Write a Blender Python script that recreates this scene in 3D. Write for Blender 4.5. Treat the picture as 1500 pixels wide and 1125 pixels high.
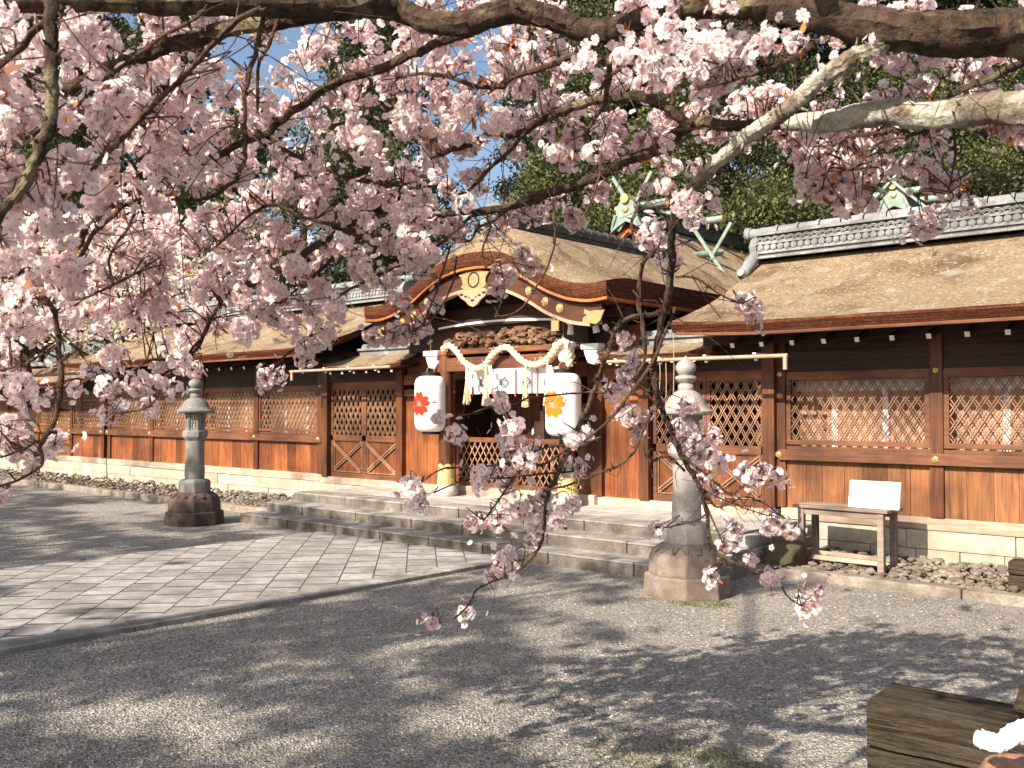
import bpy, math, random
import numpy as np
from mathutils import Vector, Matrix, noise as mnoise
PI=math.pi
random.seed(7); RNG=np.random.default_rng(7)
for o in list(bpy.data.objects): bpy.data.objects.remove(o)
S=bpy.context.scene; COL=S.collection
# ---------------------------------------------------------------- camera
FPX=1407.0; EYE=1.65; YAW=math.radians(41.5); PITCH=math.atan(37.5/FPX)
cam=bpy.data.cameras.new('camera'); co=bpy.data.objects.new('camera',cam); COL.objects.link(co)
co.location=(0,0,EYE); co.rotation_euler=(PI/2+PITCH,0,YAW)
cam.sensor_width=36; cam.lens=FPX/1500*36; cam.clip_start=0.05; cam.clip_end=2000
cam.dof.use_dof=True; cam.dof.focus_distance=9.0; cam.dof.aperture_fstop=11
S.camera=co
# ---------------------------------------------------------------- sky and sun
SUN_EL=math.radians(35)
W=bpy.data.worlds.new('World'); S.world=W; W.use_nodes=True
nt=W.node_tree; bg=nt.nodes['Background']; sk=nt.nodes.new('ShaderNodeTexSky')
sk.sky_type='NISHITA'; sk.sun_disc=False; sk.sun_elevation=SUN_EL; sk.sun_rotation=math.radians(180)
sk.air_density=1.0; sk.dust_density=3.0; sk.ozone_density=1.0
nt.links.new(sk.outputs[0],bg.inputs[0]); bg.inputs[1].default_value=0.092
sl=bpy.data.lights.new('sun','SUN'); sl.energy=5.0; sl.angle=math.radians(0.5); sl.color=(1.0,0.90,0.775)
so=bpy.data.objects.new('sun',sl); COL.objects.link(so); so.location=(0,-20,20)
SUNV=Vector((0.02,math.cos(SUN_EL),-math.sin(SUN_EL))).normalized()
so.rotation_euler=SUNV.to_track_quat('-Z','Y').to_euler()
S.view_settings.view_transform='Standard'; S.view_settings.look='None'
S.view_settings.exposure=1.04; S.view_settings.gamma=1
# ---------------------------------------------------------------- rays (a pixel of the 1500 px wide photo to a point at a distance)
FW=np.array([-math.sin(YAW)*math.cos(PITCH),math.cos(YAW)*math.cos(PITCH),math.sin(PITCH)])
RT=np.array([math.cos(YAW),math.sin(YAW),0.0]); UP=np.cross(RT,FW); CAM=np.array([0,0,EYE])
def ray(x,y): return FW+RT*(x-750)/FPX-UP*(y-562.5)/FPX
def onY(x,y,Y): d=ray(x,y); return CAM+d*Y/d[1]
def onZ(x,y,Z=0): d=ray(x,y); return CAM+d*(Z-EYE)/d[2]
def onD(x,y,D): return CAM+ray(x,y)*D
def pix(P):
    v=np.asarray(P)-CAM; z=v@FW
    return 750+FPX*(v@RT)/z, 562.5-FPX*(v@UP)/z, z
# ---------------------------------------------------------------- object helpers
def tag(o,label=None,cat=None,group=None,kind=None):
    if label: o['label']=label
    if cat: o['category']=cat
    if group: o['group']=group
    if kind: o['kind']=kind
    return o
def empty(name,loc,label,cat,group=None):
    o=bpy.data.objects.new(name,None); o.empty_display_size=.2; COL.objects.link(o); o.location=loc
    return tag(o,label,cat,group)
def rootloc(p):
    while p is not None and p.parent is not None: p=p.parent
    return Vector(p.location) if p is not None else Vector((0,0,0))
def link_mesh(name,me,mat,parent=None,label=None):
    o=bpy.data.objects.new(name,me); COL.objects.link(o)
    if mat is not None: me.materials.append(mat)
    if parent is not None: o.parent=parent
    if label: o['label']=label
    return o
def copy_tree(o,parent=None):
    c=o.copy(); COL.objects.link(c); c.parent=parent
    for ch in [x for x in bpy.data.objects if x.parent==o]: copy_tree(ch,c)
    return c
class MB:
    def __init__(s): s.v=[]; s.f=[]
    def add(s,vs,fs):
        n=len(s.v); s.v+= [tuple(float(q) for q in p) for p in vs]; s.f+=[tuple(i+n for i in f) for f in fs]; return s
    def box(s,x0,x1,y0,y1,z0,z1):
        return s.add([(x0,y0,z0),(x1,y0,z0),(x1,y1,z0),(x0,y1,z0),(x0,y0,z1),(x1,y0,z1),(x1,y1,z1),(x0,y1,z1)],
          [(3,2,1,0),(4,5,6,7),(0,1,5,4),(1,2,6,5),(2,3,7,6),(3,0,4,7)])
    def bar(s,a,b,w,h,up=(0,0,1)):
        a=Vector(a); b=Vector(b); d=(b-a).normalized(); u=Vector(up); r=d.cross(u)
        if r.length<1e-4: r=d.cross(Vector((0,1,0)))
        r.normalize(); u=r.cross(d)
        P=[]
        for c in (a,b):
            for sx,sz in ((-1,-1),(1,-1),(1,1),(-1,1)): P.append(c+r*sx*w/2+u*sz*h/2)
        return s.add(P,[(3,2,1,0),(4,5,6,7),(0,1,5,4),(1,2,6,5),(2,3,7,6),(3,0,4,7)])
    def tube(s,pts,rad,n=8,cap=True,wob=0.0):
        pts=[Vector(p) for p in pts]; m=len(pts)
        if not hasattr(rad,'__len__'): rad=[rad]*m
        t0=(pts[1]-pts[0]).normalized(); ref=Vector((0,0,1)) if abs(t0.z)<.9 else Vector((1,0,0))
        nrm=t0.cross(ref).normalized(); V=[];F=[]
        for i,p in enumerate(pts):
            t=(pts[min(i+1,m-1)]-pts[max(i-1,0)])
            if t.length<1e-9: t=t0
            t=t.normalized(); nrm=(nrm-t*nrm.dot(t))
            if nrm.length<1e-6: nrm=t.orthogonal()
            nrm.normalize(); b=t.cross(nrm)
            for k in range(n):
                a=2*PI*k/n; r=rad[i]
                if wob: r*=1+wob*mnoise.noise((p+Vector((math.cos(a),math.sin(a),k))*.3)*9)
                V.append(p+nrm*math.cos(a)*r+b*math.sin(a)*r)
        for i in range(m-1):
            for k in range(n):
                k2=(k+1)%n; F.append((i*n+k,i*n+k2,(i+1)*n+k2,(i+1)*n+k))
        if cap: F.append(tuple(range(n-1,-1,-1))); F.append(tuple((m-1)*n+k for k in range(n)))
        return s.add(V,F)
    def lathe(s,prof,c=(0,0,0),n=24,rot=0,cap=True):
        V=[];F=[];m=len(prof)
        for r,z in prof:
            for k in range(n):
                a=2*PI*k/n+rot; V.append((c[0]+r*math.cos(a),c[1]+r*math.sin(a),c[2]+z))
        for i in range(m-1):
            for k in range(n):
                k2=(k+1)%n; F.append((i*n+k,i*n+k2,(i+1)*n+k2,(i+1)*n+k))
        if cap: F.append(tuple(range(n-1,-1,-1))); F.append(tuple((m-1)*n+k for k in range(n)))
        return s.add(V,F)
    def prismY(s,poly,y0,y1):      # polygon in XZ, extruded along Y
        n=len(poly); V=[(x,y0,z) for x,z in poly]+[(x,y1,z) for x,z in poly]
        return s.add(V,[tuple(range(n)),tuple(range(2*n-1,n-1,-1))]+[(i+n,(i+1)%n+n,(i+1)%n,i) for i in range(n)])
    def prismX(s,poly,x0,x1):      # polygon in YZ, extruded along X
        n=len(poly); V=[(x0,y,z) for y,z in poly]+[(x1,y,z) for y,z in poly]
        return s.add(V,[tuple(range(n-1,-1,-1)),tuple(range(n,2*n))]+[(i,(i+1)%n,(i+1)%n+n,i+n) for i in range(n)])
    def prismZ(s,poly,z0,z1):
        n=len(poly); V=[(x,y,z0) for x,y in poly]+[(x,y,z1) for x,y in poly]
        return s.add(V,[tuple(range(n-1,-1,-1)),tuple(range(n,2*n))]+[(i,(i+1)%n,(i+1)%n+n,i+n) for i in range(n)])
    def grid(s,P):                  # P[i][j] points
        m=len(P); n=len(P[0]); V=[p for r in P for p in r]
        return s.add(V,[(i*n+j,i*n+j+1,(i+1)*n+j+1,(i+1)*n+j) for i in range(m-1) for j in range(n-1)])
    def build(s,name,mat,parent=None,smooth=False,bevel=0,label=None):
        off=rootloc(parent)
        me=bpy.data.meshes.new(name); me.from_pydata([(a-off.x,b-off.y,c-off.z) for a,b,c in s.v],[],s.f); me.update()
        if smooth:
            me.polygons.foreach_set('use_smooth',[True]*len(me.polygons))
            try: me.set_sharp_from_angle(angle=math.radians(40))
            except Exception: pass
        o=link_mesh(name,me,mat,parent,label)
        if bevel:
            b=o.modifiers.new('bevel','BEVEL'); b.width=bevel; b.segments=2; b.limit_method='ANGLE'; b.angle_limit=math.radians(40)
        return o
def np_mesh(name,V,F,mat,parent=None,smooth=False):
    """V (n,3) array, F list of (k, faces (m,k)) groups"""
    off=rootloc(parent); me=bpy.data.meshes.new(name)
    V=V-np.array([off.x,off.y,off.z])
    me.vertices.add(len(V)); me.vertices.foreach_set('co',V.astype(np.float32).ravel())
    tot=sum(len(f)*k for k,f in F); npoly=sum(len(f) for k,f in F)
    me.loops.add(tot); me.polygons.add(npoly)
    me.loops.foreach_set('vertex_index',np.concatenate([f.ravel() for k,f in F]).astype(np.int32))
    st=[];c=0
    for k,f in F:
        st.append(np.arange(len(f))*k+c); c+=len(f)*k
    me.polygons.foreach_set('loop_start',np.concatenate(st).astype(np.int32))
    if smooth: me.polygons.foreach_set('use_smooth',np.ones(npoly,dtype=bool))
    me.update(calc_edges=True); me.validate()
    return link_mesh(name,me,mat,parent)
# ---------------------------------------------------------------- materials
def mat(name):
    m=bpy.data.materials.new(name); m.use_nodes=True; t=m.node_tree
    return m,t,t.nodes['Principled BSDF']
def N(t,ty,**k):
    n=t.nodes.new(ty)
    for a,b in k.items():
        if a in ('operation','blend_type','data_type','feature','noise_dimensions','interpolation'): setattr(n,a,b)
        else: n.inputs[a].default_value=b
    return n
def coords(t,sc=(1,1,1),rot=(0,0,0),kind='Object'):
    c=t.nodes.new('ShaderNodeTexCoord'); m=t.nodes.new('ShaderNodeMapping'); m.inputs['Scale'].default_value=sc; m.inputs['Rotation'].default_value=rot
    t.links.new(c.outputs[kind],m.inputs[0]); return m.outputs[0]
def noise(t,vec,scale,detail=4,rough=.55,dist=0):
    n=t.nodes.new('ShaderNodeTexNoise'); n.inputs['Scale'].default_value=scale; n.inputs['Detail'].default_value=detail; n.inputs['Roughness'].default_value=rough; n.inputs['Distortion'].default_value=dist
    t.links.new(vec,n.inputs['Vector']); return n.outputs['Fac']
def ramp(t,fac,stops,interp='LINEAR'):
    r=t.nodes.new('ShaderNodeValToRGB'); r.color_ramp.interpolation=interp
    e=r.color_ramp.elements
    while len(e)<len(stops): e.new(.5)
    for q,(p,c) in zip(e,stops): q.position=p; q.color=(c[0],c[1],c[2],1)
    t.links.new(fac,r.inputs[0]); return r.outputs[0]
def mix(t,a,b,f,mode='MIX'):
    m=t.nodes.new('ShaderNodeMix'); m.data_type='RGBA'; m.blend_type=mode
    for s,i in ((f,0),(a,6),(b,7)):
        if hasattr(s,'is_linked') or isinstance(s,bpy.types.NodeSocket): t.links.new(s,m.inputs[i])
        else: m.inputs[i].default_value=s if i==0 else (*s,1)
    return m.outputs[2]
def math_(t,op,a,b=None):
    m=t.nodes.new('ShaderNodeMath'); m.operation=op
    for i,s in enumerate((a,b)):
        if s is None: continue
        if isinstance(s,bpy.types.NodeSocket): t.links.new(s,m.inputs[i])
        else: m.inputs[i].default_value=s
    return m.outputs[0]
def bump(t,b,h,strength=.4,dist=.01):
    n=t.nodes.new('ShaderNodeBump'); n.inputs['Strength'].default_value=strength; n.inputs['Distance'].default_value=dist
    t.links.new(h,n.inputs['Height']); t.links.new(n.outputs[0],b.inputs['Normal'])
def island(t):
    g=t.nodes.new('ShaderNodeNewGeometry'); return g.outputs['Random Per Island']
def set_(t,b,col,rough=.7,spec=.3):
    if isinstance(col,bpy.types.NodeSocket): t.links.new(col,b.inputs['Base Color'])
    else: b.inputs['Base Color'].default_value=(*col,1)
    b.inputs['Roughness'].default_value=rough; b.inputs['Specular IOR Level'].default_value=spec
def wood(name,dark,lite,axis='z',rough=.6,tint=.35,grey=None,scale=1.0):
    m,t,b=mat(name)
    sc={'z':(14,14,1.0),'x':(1.0,14,14),'y':(14,1.0,14)}[axis]
    v=coords(t,tuple(q*scale for q in sc)); n1=noise(t,v,2.2,6,.65,.6); n2=noise(t,coords(t),1.1,3,.6)
    c=ramp(t,n1,[(.25,dark),(.5,tuple((a+c_)/2 for a,c_ in zip(dark,lite))),(.78,lite)])
    k=ramp(t,island(t),[(0,(1-tint,)*3),(1,(1+tint*.6,)*3)])
    c=mix(t,c,k,1.0,'MULTIPLY')
    blot=ramp(t,n2,[(.38,(.40,.36,.36)),(.58,(1.1,1.08,1.05))]); c=mix(t,c,blot,.8,'MULTIPLY')
    if grey is not None:
        gm=ramp(t,noise(t,coords(t,(3,3,3)),1.6,5,.6),[(.45,(0,0,0)),(.65,(1,1,1))])
        c=mix(t,c,grey,gm)
    set_(t,b,c,rough,.35); bump(t,b,n1,.35,.004); return m
M={}
M['plank']=wood('planks',(.060,.018,.008),(.33,.108,.034),'z',.5,.6)
M['plank_gold']=wood('golden_planks',(.075,.030,.012),(.31,.130,.047),'z',.5,.5)
M['post']=wood('post_wood',(.045,.015,.007),(.20,.070,.027),'z',.5,.3)
M['beam']=wood('beam_wood',(.075,.028,.013),(.265,.108,.05),'x',.55,.3)
M['beamy']=wood('beam_wood_y',(.055,.018,.008),(.20,.07,.028),'y',.55,.3)
M['lattice']=wood('lattice_wood',(.17,.085,.05),(.46,.27,.16),'z',.6,.2)
M['pale']=wood('pale_sill',(.30,.22,.16),(.58,.47,.36),'x',.75,.2)
M['board']=wood('inner_boards',(.36,.20,.135),(.58,.37,.26),'z',.7,.15)
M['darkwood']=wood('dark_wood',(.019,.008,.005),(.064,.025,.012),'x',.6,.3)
M['barge']=wood('barge_wood',(.035,.012,.006),(.11,.035,.015),'x',.5,.1)
M['carve']=wood('carved_wood',(.10,.05,.028),(.30,.17,.10),'x',.7,.3)
M['trim']=wood('pale_trim',(.34,.19,.12),(.52,.33,.22),'x',.5,.1)
M['lip']=wood('orange_lip',(.30,.075,.014),(.55,.17,.04),'x',.4,.1)
M['weath']=wood('weathered_timber',(.018,.013,.009),(.105,.078,.050),'x',.9,.2,None,1.3)
m,t,b=mat('old_timber'); v=coords(t,(.9,11,16)); n1=noise(t,v,3.2,8,.75,.8); n2=noise(t,coords(t),4.5,6,.7); n3=noise(t,coords(t,(1,6,6)),30,4,.8)
c=ramp(t,n1,[(.30,(.010,.007,.005)),(.45,(.060,.045,.030)),(.62,(.135,.108,.078)),(.8,(.21,.18,.14))])
c=mix(t,c,ramp(t,n3,[(.35,(.45,.45,.45)),(.6,(1.15,1.12,1.08))]),.8,'MULTIPLY')
c=mix(t,c,(.075,.070,.028),math_(t,'MULTIPLY',ramp(t,n2,[(.50,(0,0,0)),(.62,(1,1,1))]),.6))
set_(t,b,c,.95,.1); bump(t,b,math_(t,'ADD',n1,math_(t,'MULTIPLY',n3,.5)),1.0,.025); M['weath']=m
M['weath_stand']=wood('grey_table_wood',(.16,.12,.095),(.42,.34,.28),'x',.8,.35)
def simple(name,c,rough=.5,spec=.4,metal=0,nz=0,scale=30):
    m,t,b=mat(name)
    if nz:
        k=ramp(t,noise(t,coords(t),scale,4),[(.3,tuple(q*(1-nz) for q in c)),(.7,tuple(min(1,q*(1+nz*.5)) for q in c))]); set_(t,b,k,rough,spec)
    else: set_(t,b,c,rough,spec)
    b.inputs['Metallic'].default_value=metal; return m
M['white']=simple('white_paint',(.80,.79,.76),.6,.3,0,.1,20)
M['gold']=simple('gilt_metal',(.62,.46,.22),.38,.5,.75,.25,25)
M['brass']=simple('brass_sheet',(.62,.50,.22),.5,.4,.3,.2,14)
M['black']=simple('black_lacquer',(.012,.011,.010),.35,.5)
M['ink']=simple('black_ink',(.02,.02,.02),.8,.1)
M['red']=simple('red_print',(.72,.035,.012),.7,.1)
M['orange']=simple('orange_print',(.80,.16,.015),.7,.1)
M['ribbon']=simple('red_ribbon',(.55,.09,.08),.7,.2)
M['pipe']=simple('gutter_pipe',(.36,.27,.19),.5,.3,0,.2,8)
M['copper']=simple('green_copper',(.22,.28,.235),.6,.3,.1,.25,6)
M['copper_dark']=simple('dark_copper_sheet',(.05,.058,.05),.6,.3,.1,.25,6)
M['cord']=simple('cord',(.40,.30,.18),.8,.1)
M['board_white']=simple('white_board',(.86,.86,.88),.35,.5)
# translucent cloth / paper
def sheet(name,c,trans=.35,rough=.8,ribs=None):
    m,t,b=mat(name); out=t.nodes['Material Output']; set_(t,b,c,rough,.2)
    tr=t.nodes.new('ShaderNodeBsdfTranslucent'); tr.inputs[0].default_value=(*c,1) if not isinstance(c,bpy.types.NodeSocket) else (1,1,1,1)
    mx=t.nodes.new('ShaderNodeMixShader'); mx.inputs[0].default_value=trans
    t.links.new(b.outputs[0],mx.inputs[1]); t.links.new(tr.outputs[0],mx.inputs[2]); t.links.new(mx.outputs[0],out.inputs[0])
    return m
M['paper']=sheet('lantern_paper',(.93,.92,.89),.12,.6)
M['cloth']=sheet('white_cloth',(.85,.85,.85),.2)
# straw rope
m,t,b=mat('straw'); n=noise(t,coords(t,(40,40,40)),2,4); set_(t,b,ramp(t,n,[(.3,(.62,.45,.24)),(.7,(.88,.76,.52))]),.8,.2); bump(t,b,n,.6,.006); M['straw']=m
# bark thatch
def thatch(name,a,b_,lich=(.66,.60,.47)):
    m,t,b=mat(name); v=coords(t)
    n1=noise(t,v,1.3,5,.6); n2=noise(t,v,26,5,.7); n3=noise(t,v,60,3,.7); vor=t.nodes.new('ShaderNodeTexVoronoi'); vor.inputs['Scale'].default_value=17; t.links.new(v,vor.inputs['Vector'])
    c=ramp(t,n2,[(.28,a),(.5,b_),(.72,tuple(min(1,q*1.45) for q in b_))])
    c=mix(t,c,ramp(t,n1,[(.36,(.42,.31,.25)),(.52,(1.05,1.0,.95))]),.8,'MULTIPLY')
    spots=math_(t,'LESS_THAN',vor.outputs['Distance'],.27)
    pick=ramp(t,noise(t,v,6.5,2,.5),[(.46,(0,0,0)),(.56,(1,1,1))])
    f=math_(t,'MULTIPLY',spots,pick); c=mix(t,c,lich,math_(t,'MULTIPLY',f,.75))
    n4=ramp(t,noise(t,v,3.3,6,.7),[(.55,(0,0,0)),(.66,(1,1,1))]); c=mix(t,c,tuple(q*.85 for q in lich),math_(t,'MULTIPLY',n4,.55))
    set_(t,b,c,.95,.1)
    h=math_(t,'ADD',math_(t,'MULTIPLY',n2,1.0),math_(t,'MULTIPLY',n3,.6)); h=math_(t,'ADD',h,math_(t,'MULTIPLY',f,.4)); bump(t,b,h,1.0,.055); return m
M['thatch']=thatch('bark_thatch',(.165,.122,.078),(.36,.275,.18),(.62,.585,.48))
M['thatch_dark']=thatch('old_bark_thatch',(.10,.07,.045),(.24,.17,.11),(.36,.31,.24))
# cut bark edge: fine horizontal layers
m,t,b=mat('bark_edge'); v=coords(t,(1.2,1.2,60)); n=noise(t,v,1.5,4,.7,.2); c=ramp(t,n,[(.3,(.045,.017,.010)),(.5,(.115,.042,.023)),(.75,(.22,.105,.062))]); c=mix(t,c,ramp(t,noise(t,coords(t),18,5,.7),[(.35,(.55,.5,.5)),(.65,(1.15,1.1,1.1))]),.8,'MULTIPLY'); n9=noise(t,coords(t,(1,1,2)),45,5,.8); c=mix(t,c,ramp(t,n9,[(.38,(.45,.42,.4)),(.6,(1.25,1.2,1.15))]),.9,'MULTIPLY'); set_(t,b,c,.95,.08); bump(t,b,math_(t,'ADD',n,n9),.9,.012); M['edge']=m
# stones
def stone(name,a,c_,scale=1.0,stain=None,bs=.45):
    m,t,b=mat(name); v=coords(t); n1=noise(t,v,90*scale,3,.7); n2=noise(t,v,3*scale,6,.65); n3=noise(t,v,14*scale,5,.6)
    c=ramp(t,n1,[(.3,a),(.7,c_)]); c=mix(t,c,ramp(t,n2,[(.35,(.62,.58,.54)),(.62,(1.1,1.1,1.1))]),.8,'MULTIPLY')
    c=mix(t,c,ramp(t,n3,[(.3,(.7,.68,.66)),(.6,(1.06,1.06,1.06))]),.7,'MULTIPLY')
    c=mix(t,c,ramp(t,island(t),[(0,(.8,.79,.77)),(1,(1.12,1.11,1.1))]),.9,'MULTIPLY')
    if stain:
        f=ramp(t,noise(t,v,2.2,6,.7),[(.42,(0,0,0)),(.6,(1,1,1))]); c=mix(t,c,stain,math_(t,'MULTIPLY',f,.8))
    set_(t,b,c,.88,.2); bump(t,b,math_(t,'ADD',n1,math_(t,'MULTIPLY',n3,1.5)),bs,.006); return m
M['granite']=stone('granite',(.34,.32,.29),(.56,.53,.49))
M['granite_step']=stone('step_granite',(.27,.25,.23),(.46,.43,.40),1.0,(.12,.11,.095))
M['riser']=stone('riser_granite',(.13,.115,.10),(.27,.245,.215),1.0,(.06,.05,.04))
M['ashlar']=stone('ashlar',(.38,.35,.285),(.60,.555,.47),1.0,(.30,.26,.19))
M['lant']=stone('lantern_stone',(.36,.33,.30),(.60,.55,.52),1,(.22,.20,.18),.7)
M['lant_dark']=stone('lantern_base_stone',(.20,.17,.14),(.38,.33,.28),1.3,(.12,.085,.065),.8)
M['lant_black']=stone('dark_lantern_stone',(.075,.052,.045),(.19,.14,.12),1,(.03,.02,.02),.8)
M['lant_grey']=stone('grey_lantern_stone',(.20,.20,.19),(.38,.375,.36),1,(.13,.12,.10),.7)
M['paver']=stone('paver_stone',(.27,.258,.24),(.40,.385,.36),.8,None,.25)
M['rock']=stone('river_stone',(.15,.13,.10),(.40,.36,.30),.6,(.08,.06,.045),.3)
M['boulder']=stone('mossy_boulder',(.07,.05,.032),(.20,.15,.10),.6,(.05,.05,.02),1.0)
M['kerb']=stone('kerb_stone',(.22,.19,.16),(.42,.37,.32),.8,(.10,.085,.06))
M['tile']=stone('grey_tile',(.21,.22,.235),(.37,.385,.40),.5,(.12,.125,.12),.3)
M['tile_dark']=stone('dark_tile',(.05,.05,.045),(.12,.115,.10),.5,None,.3)
# gravel ground
m,t,b=mat('gravel_ground'); v=coords(t); vo=t.nodes.new('ShaderNodeTexVoronoi'); vo.inputs['Scale'].default_value=85; t.links.new(v,vo.inputs['Vector'])
vo2=t.nodes.new('ShaderNodeTexVoronoi'); vo2.inputs['Scale'].default_value=45; t.links.new(v,vo2.inputs['Vector'])
sep=t.nodes.new('ShaderNodeSeparateColor'); t.links.new(vo.outputs['Color'],sep.inputs[0])
c=ramp(t,sep.outputs[0],[(0,(.14,.133,.125)),(.45,(.27,.255,.235)),(.85,(.40,.37,.335)),(1,(.56,.52,.46))])
sep2=t.nodes.new('ShaderNodeSeparateColor'); t.links.new(vo2.outputs['Color'],sep2.inputs[0])
c=mix(t,c,ramp(t,sep2.outputs[1],[(0,(.7,.7,.7)),(1,(1.2,1.18,1.15))]),.8,'MULTIPLY')
c=mix(t,c,ramp(t,noise(t,v,.55,5,.6),[(.35,(.82,.80,.77)),(.65,(1.12,1.09,1.04))]),1,'MULTIPLY')
far=ramp(t,noise(t,v,2.3,6,.7),[(.56,(0,0,0)),(.72,(1,1,1))]); c=mix(t,c,(.34,.26,.18),math_(t,'MULTIPLY',far,.5))
set_(t,b,c,.95,.15); bump(t,b,math_(t,'ADD',vo.outputs['Distance'],vo2.outputs['Distance']),.9,.012); M['gravel']=m
m,t,b=mat('pebbles'); c=ramp(t,island(t),[(0,(.12,.11,.10)),(.5,(.27,.25,.22)),(.9,(.40,.365,.32)),(1,(.56,.51,.44))]); set_(t,b,c,.9,.2); M['pebble']=m
# tree bark
def barkm(name,d,l,lichen=None,lo=.5):
    m,t,b=mat(name); v=coords(t); n1=noise(t,v,22,6,.7,.4); n2=noise(t,v,5,4,.6)
    n5=noise(t,coords(t,(1,1,1)),70,4,.75); n1=math_(t,'ADD',math_(t,'MULTIPLY',n1,.6),math_(t,'MULTIPLY',n5,.4))
    c=ramp(t,n1,[(.36,d),(.64,l)])
    if lichen:
        f=ramp(t,n2,[(lo,(0,0,0)),(lo+.09,(1,1,1))]); f2=ramp(t,noise(t,v,60,3,.7),[(.3,(.4,.4,.4)),(.6,(1,1,1))])
        c=mix(t,c,mix(t,lichen,f2,.6,'MULTIPLY'),f)
    set_(t,b,c,.95,.15); bump(t,b,n1,1.0,.03); return m
M['bark']=barkm('cherry_bark',(.018,.012,.009),(.12,.082,.055),(.24,.20,.12),.56)
M['bark_pale']=barkm('lichen_bark',(.10,.08,.055),(.30,.25,.19),(.56,.53,.43),.42)
M['twig']=barkm('twig_bark',(.028,.017,.012),(.16,.10,.065))
M['bark_far']=barkm('forest_bark',(.03,.022,.016),(.12,.09,.06))
def leaf(name,stops,trans=.35,rough=.6,tcol=None):
    m,t,b=mat(name); out=t.nodes['Material Output']; c=ramp(t,island(t),stops); set_(t,b,c,rough,.25)
    tr=t.nodes.new('ShaderNodeBsdfTranslucent'); t.links.new(c,tr.inputs[0])
    mx=t.nodes.new('ShaderNodeMixShader'); mx.inputs[0].default_value=trans
    t.links.new(b.outputs[0],mx.inputs[1]); t.links.new(tr.outputs[0],mx.inputs[2]); t.links.new(mx.outputs[0],out.inputs[0]); return m
M['petal']=leaf('cherry_petals',[(0,(.92,.70,.71)),(.3,(.95,.80,.79)),(.7,(.97,.88,.86)),(1,(.98,.95,.92))],.5,.6)
M['calyx']=leaf('bronze_leaf',[(0,(.13,.05,.02)),(.5,(.32,.115,.04)),(1,(.55,.26,.07))],.35,.5)
M['centre']=leaf('flower_centre',[(0,(.50,.20,.19)),(.5,(.62,.34,.28)),(1,(.70,.55,.34))],.1,.6)
M['petal_far']=leaf('far_cherry',[(0,(.42,.34,.22)),(.3,(.72,.60,.46)),(1,(.90,.80,.68))],.35,.7)
M['leafA']=leaf('evergreen_leaf',[(0,(.014,.023,.008)),(.5,(.05,.064,.020)),(1,(.16,.16,.055))],.25,.5)
M['leafB']=leaf('olive_leaf',[(0,(.016,.026,.008)),(.5,(.064,.077,.024)),(1,(.19,.185,.07))],.25,.55)
M['leafC']=leaf('deep_leaf',[(0,(.012,.018,.007)),(.6,(.035,.045,.015)),(1,(.11,.11,.04))],.2,.5)
M['grass']=leaf('grass',[(0,(.07,.09,.03)),(.6,(.18,.19,.07)),(1,(.38,.34,.17))],.3,.7)
M['fallen']=leaf('fallen_leaf',[(0,(.12,.05,.02)),(.6,(.30,.16,.07)),(1,(.62,.45,.35))],.1,.8)
M['soil']=stone('soil',(.05,.04,.03),(.12,.10,.075),.3)
#==================================================================== GROUND, PATH, KERB
g=MB(); g.add([(-400,-200,-.004),(300,-200,-.004),(300,500,-.004),(-400,500,-.004)],[(0,1,2,3)])
tag(g.build('ground',M['gravel']),kind='structure')
PX0,PX1,PY0,PY1=-10.42,-7.14,-30,7.93
g=MB(); g.box(PX0,PX1,PY0,PY1,-.05,.0275); tag(g.build('path_bed',M['soil']),kind='structure')
def clip(poly,x0,x1,y0,y1):
    for ax,lim,sg in ((0,x0,1),(0,x1,-1),(1,y0,1),(1,y1,-1)):
        out=[]
        for i in range(len(poly)):
            a=poly[i]; b=poly[(i+1)%len(poly)]; da=(a[ax]-lim)*sg; db=(b[ax]-lim)*sg
            if da>=0: out.append(a)
            if (da>=0)!=(db>=0):
                k=da/(da-db); out.append((a[0]+(b[0]-a[0])*k,a[1]+(b[1]-a[1])*k))
        poly=out
        if len(poly)<3: return None
    return poly
g=MB(); w=.315; l=.38; gap=.013; ang=math.radians(45+2)
ux,uy=-math.sin(ang),math.cos(ang); vx,vy=math.cos(ang),math.sin(ang)
for i in range(-60,60):
    for j in range(-50,50):
        a0=i*l+(l/2 if j%2 else 0)+.03*math.sin(j*5.1); b0=j*w
        gx=.046; q=[(a0+gx/2,b0+gap/2),(a0+l-gx/2,b0+gap/2),(a0+l-gx/2,b0+w-gap/2),(a0+gx/2,b0+w-gap/2)]
        P=[(-8.8+a*ux+b*vx,2+a*uy+b*vy) for a,b in q]
        P=clip(P,PX0+.012,PX1-.012,-4,PY1-.01)
        if P:
            ar=sum(P[k][0]*P[(k+1)%len(P)][1]-P[(k+1)%len(P)][0]*P[k][1] for k in range(len(P)))
            if ar<0: P=P[::-1]
            if abs(ar)>.004: g.prismZ(P,0.0,.0295+random.uniform(-.0006,.0006))
tag(g.build('path',M['paver'],bevel=.002),kind='structure')
g=MB(); y=-6
while y<7.9:
    L=min(random.uniform(1.2,1.9),7.92-y); g.box(-7.13,-6.88,y,y+L-.010,-.05,.036+random.uniform(-.003,.003)); y+=L
tag(g.build('path_kerb',M['granite_step'],bevel=.006),kind='structure')
def row_blocks(g,x0,x1,y0,y1,z0,z1,a,b,gap=.008,jit=.004):
    x=x0
    while x<x1-.01:
        L=random.uniform(a,b)
        if x1-x-L<a*.5: L=x1-x
        L=min(L,x1-x); j=random.uniform(-jit,jit)
        g.box(x,x+L-gap,y0+j,y1,z0,z1+random.uniform(-jit,jit)*.6); x+=L
g=MB(); row_blocks(g,-4.62,6,8.88,9.06,-.1,.085,1.1,2.0); row_blocks(g,-40,-12.5,8.72,8.9,-.1,.10,1.0,1.9)
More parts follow.
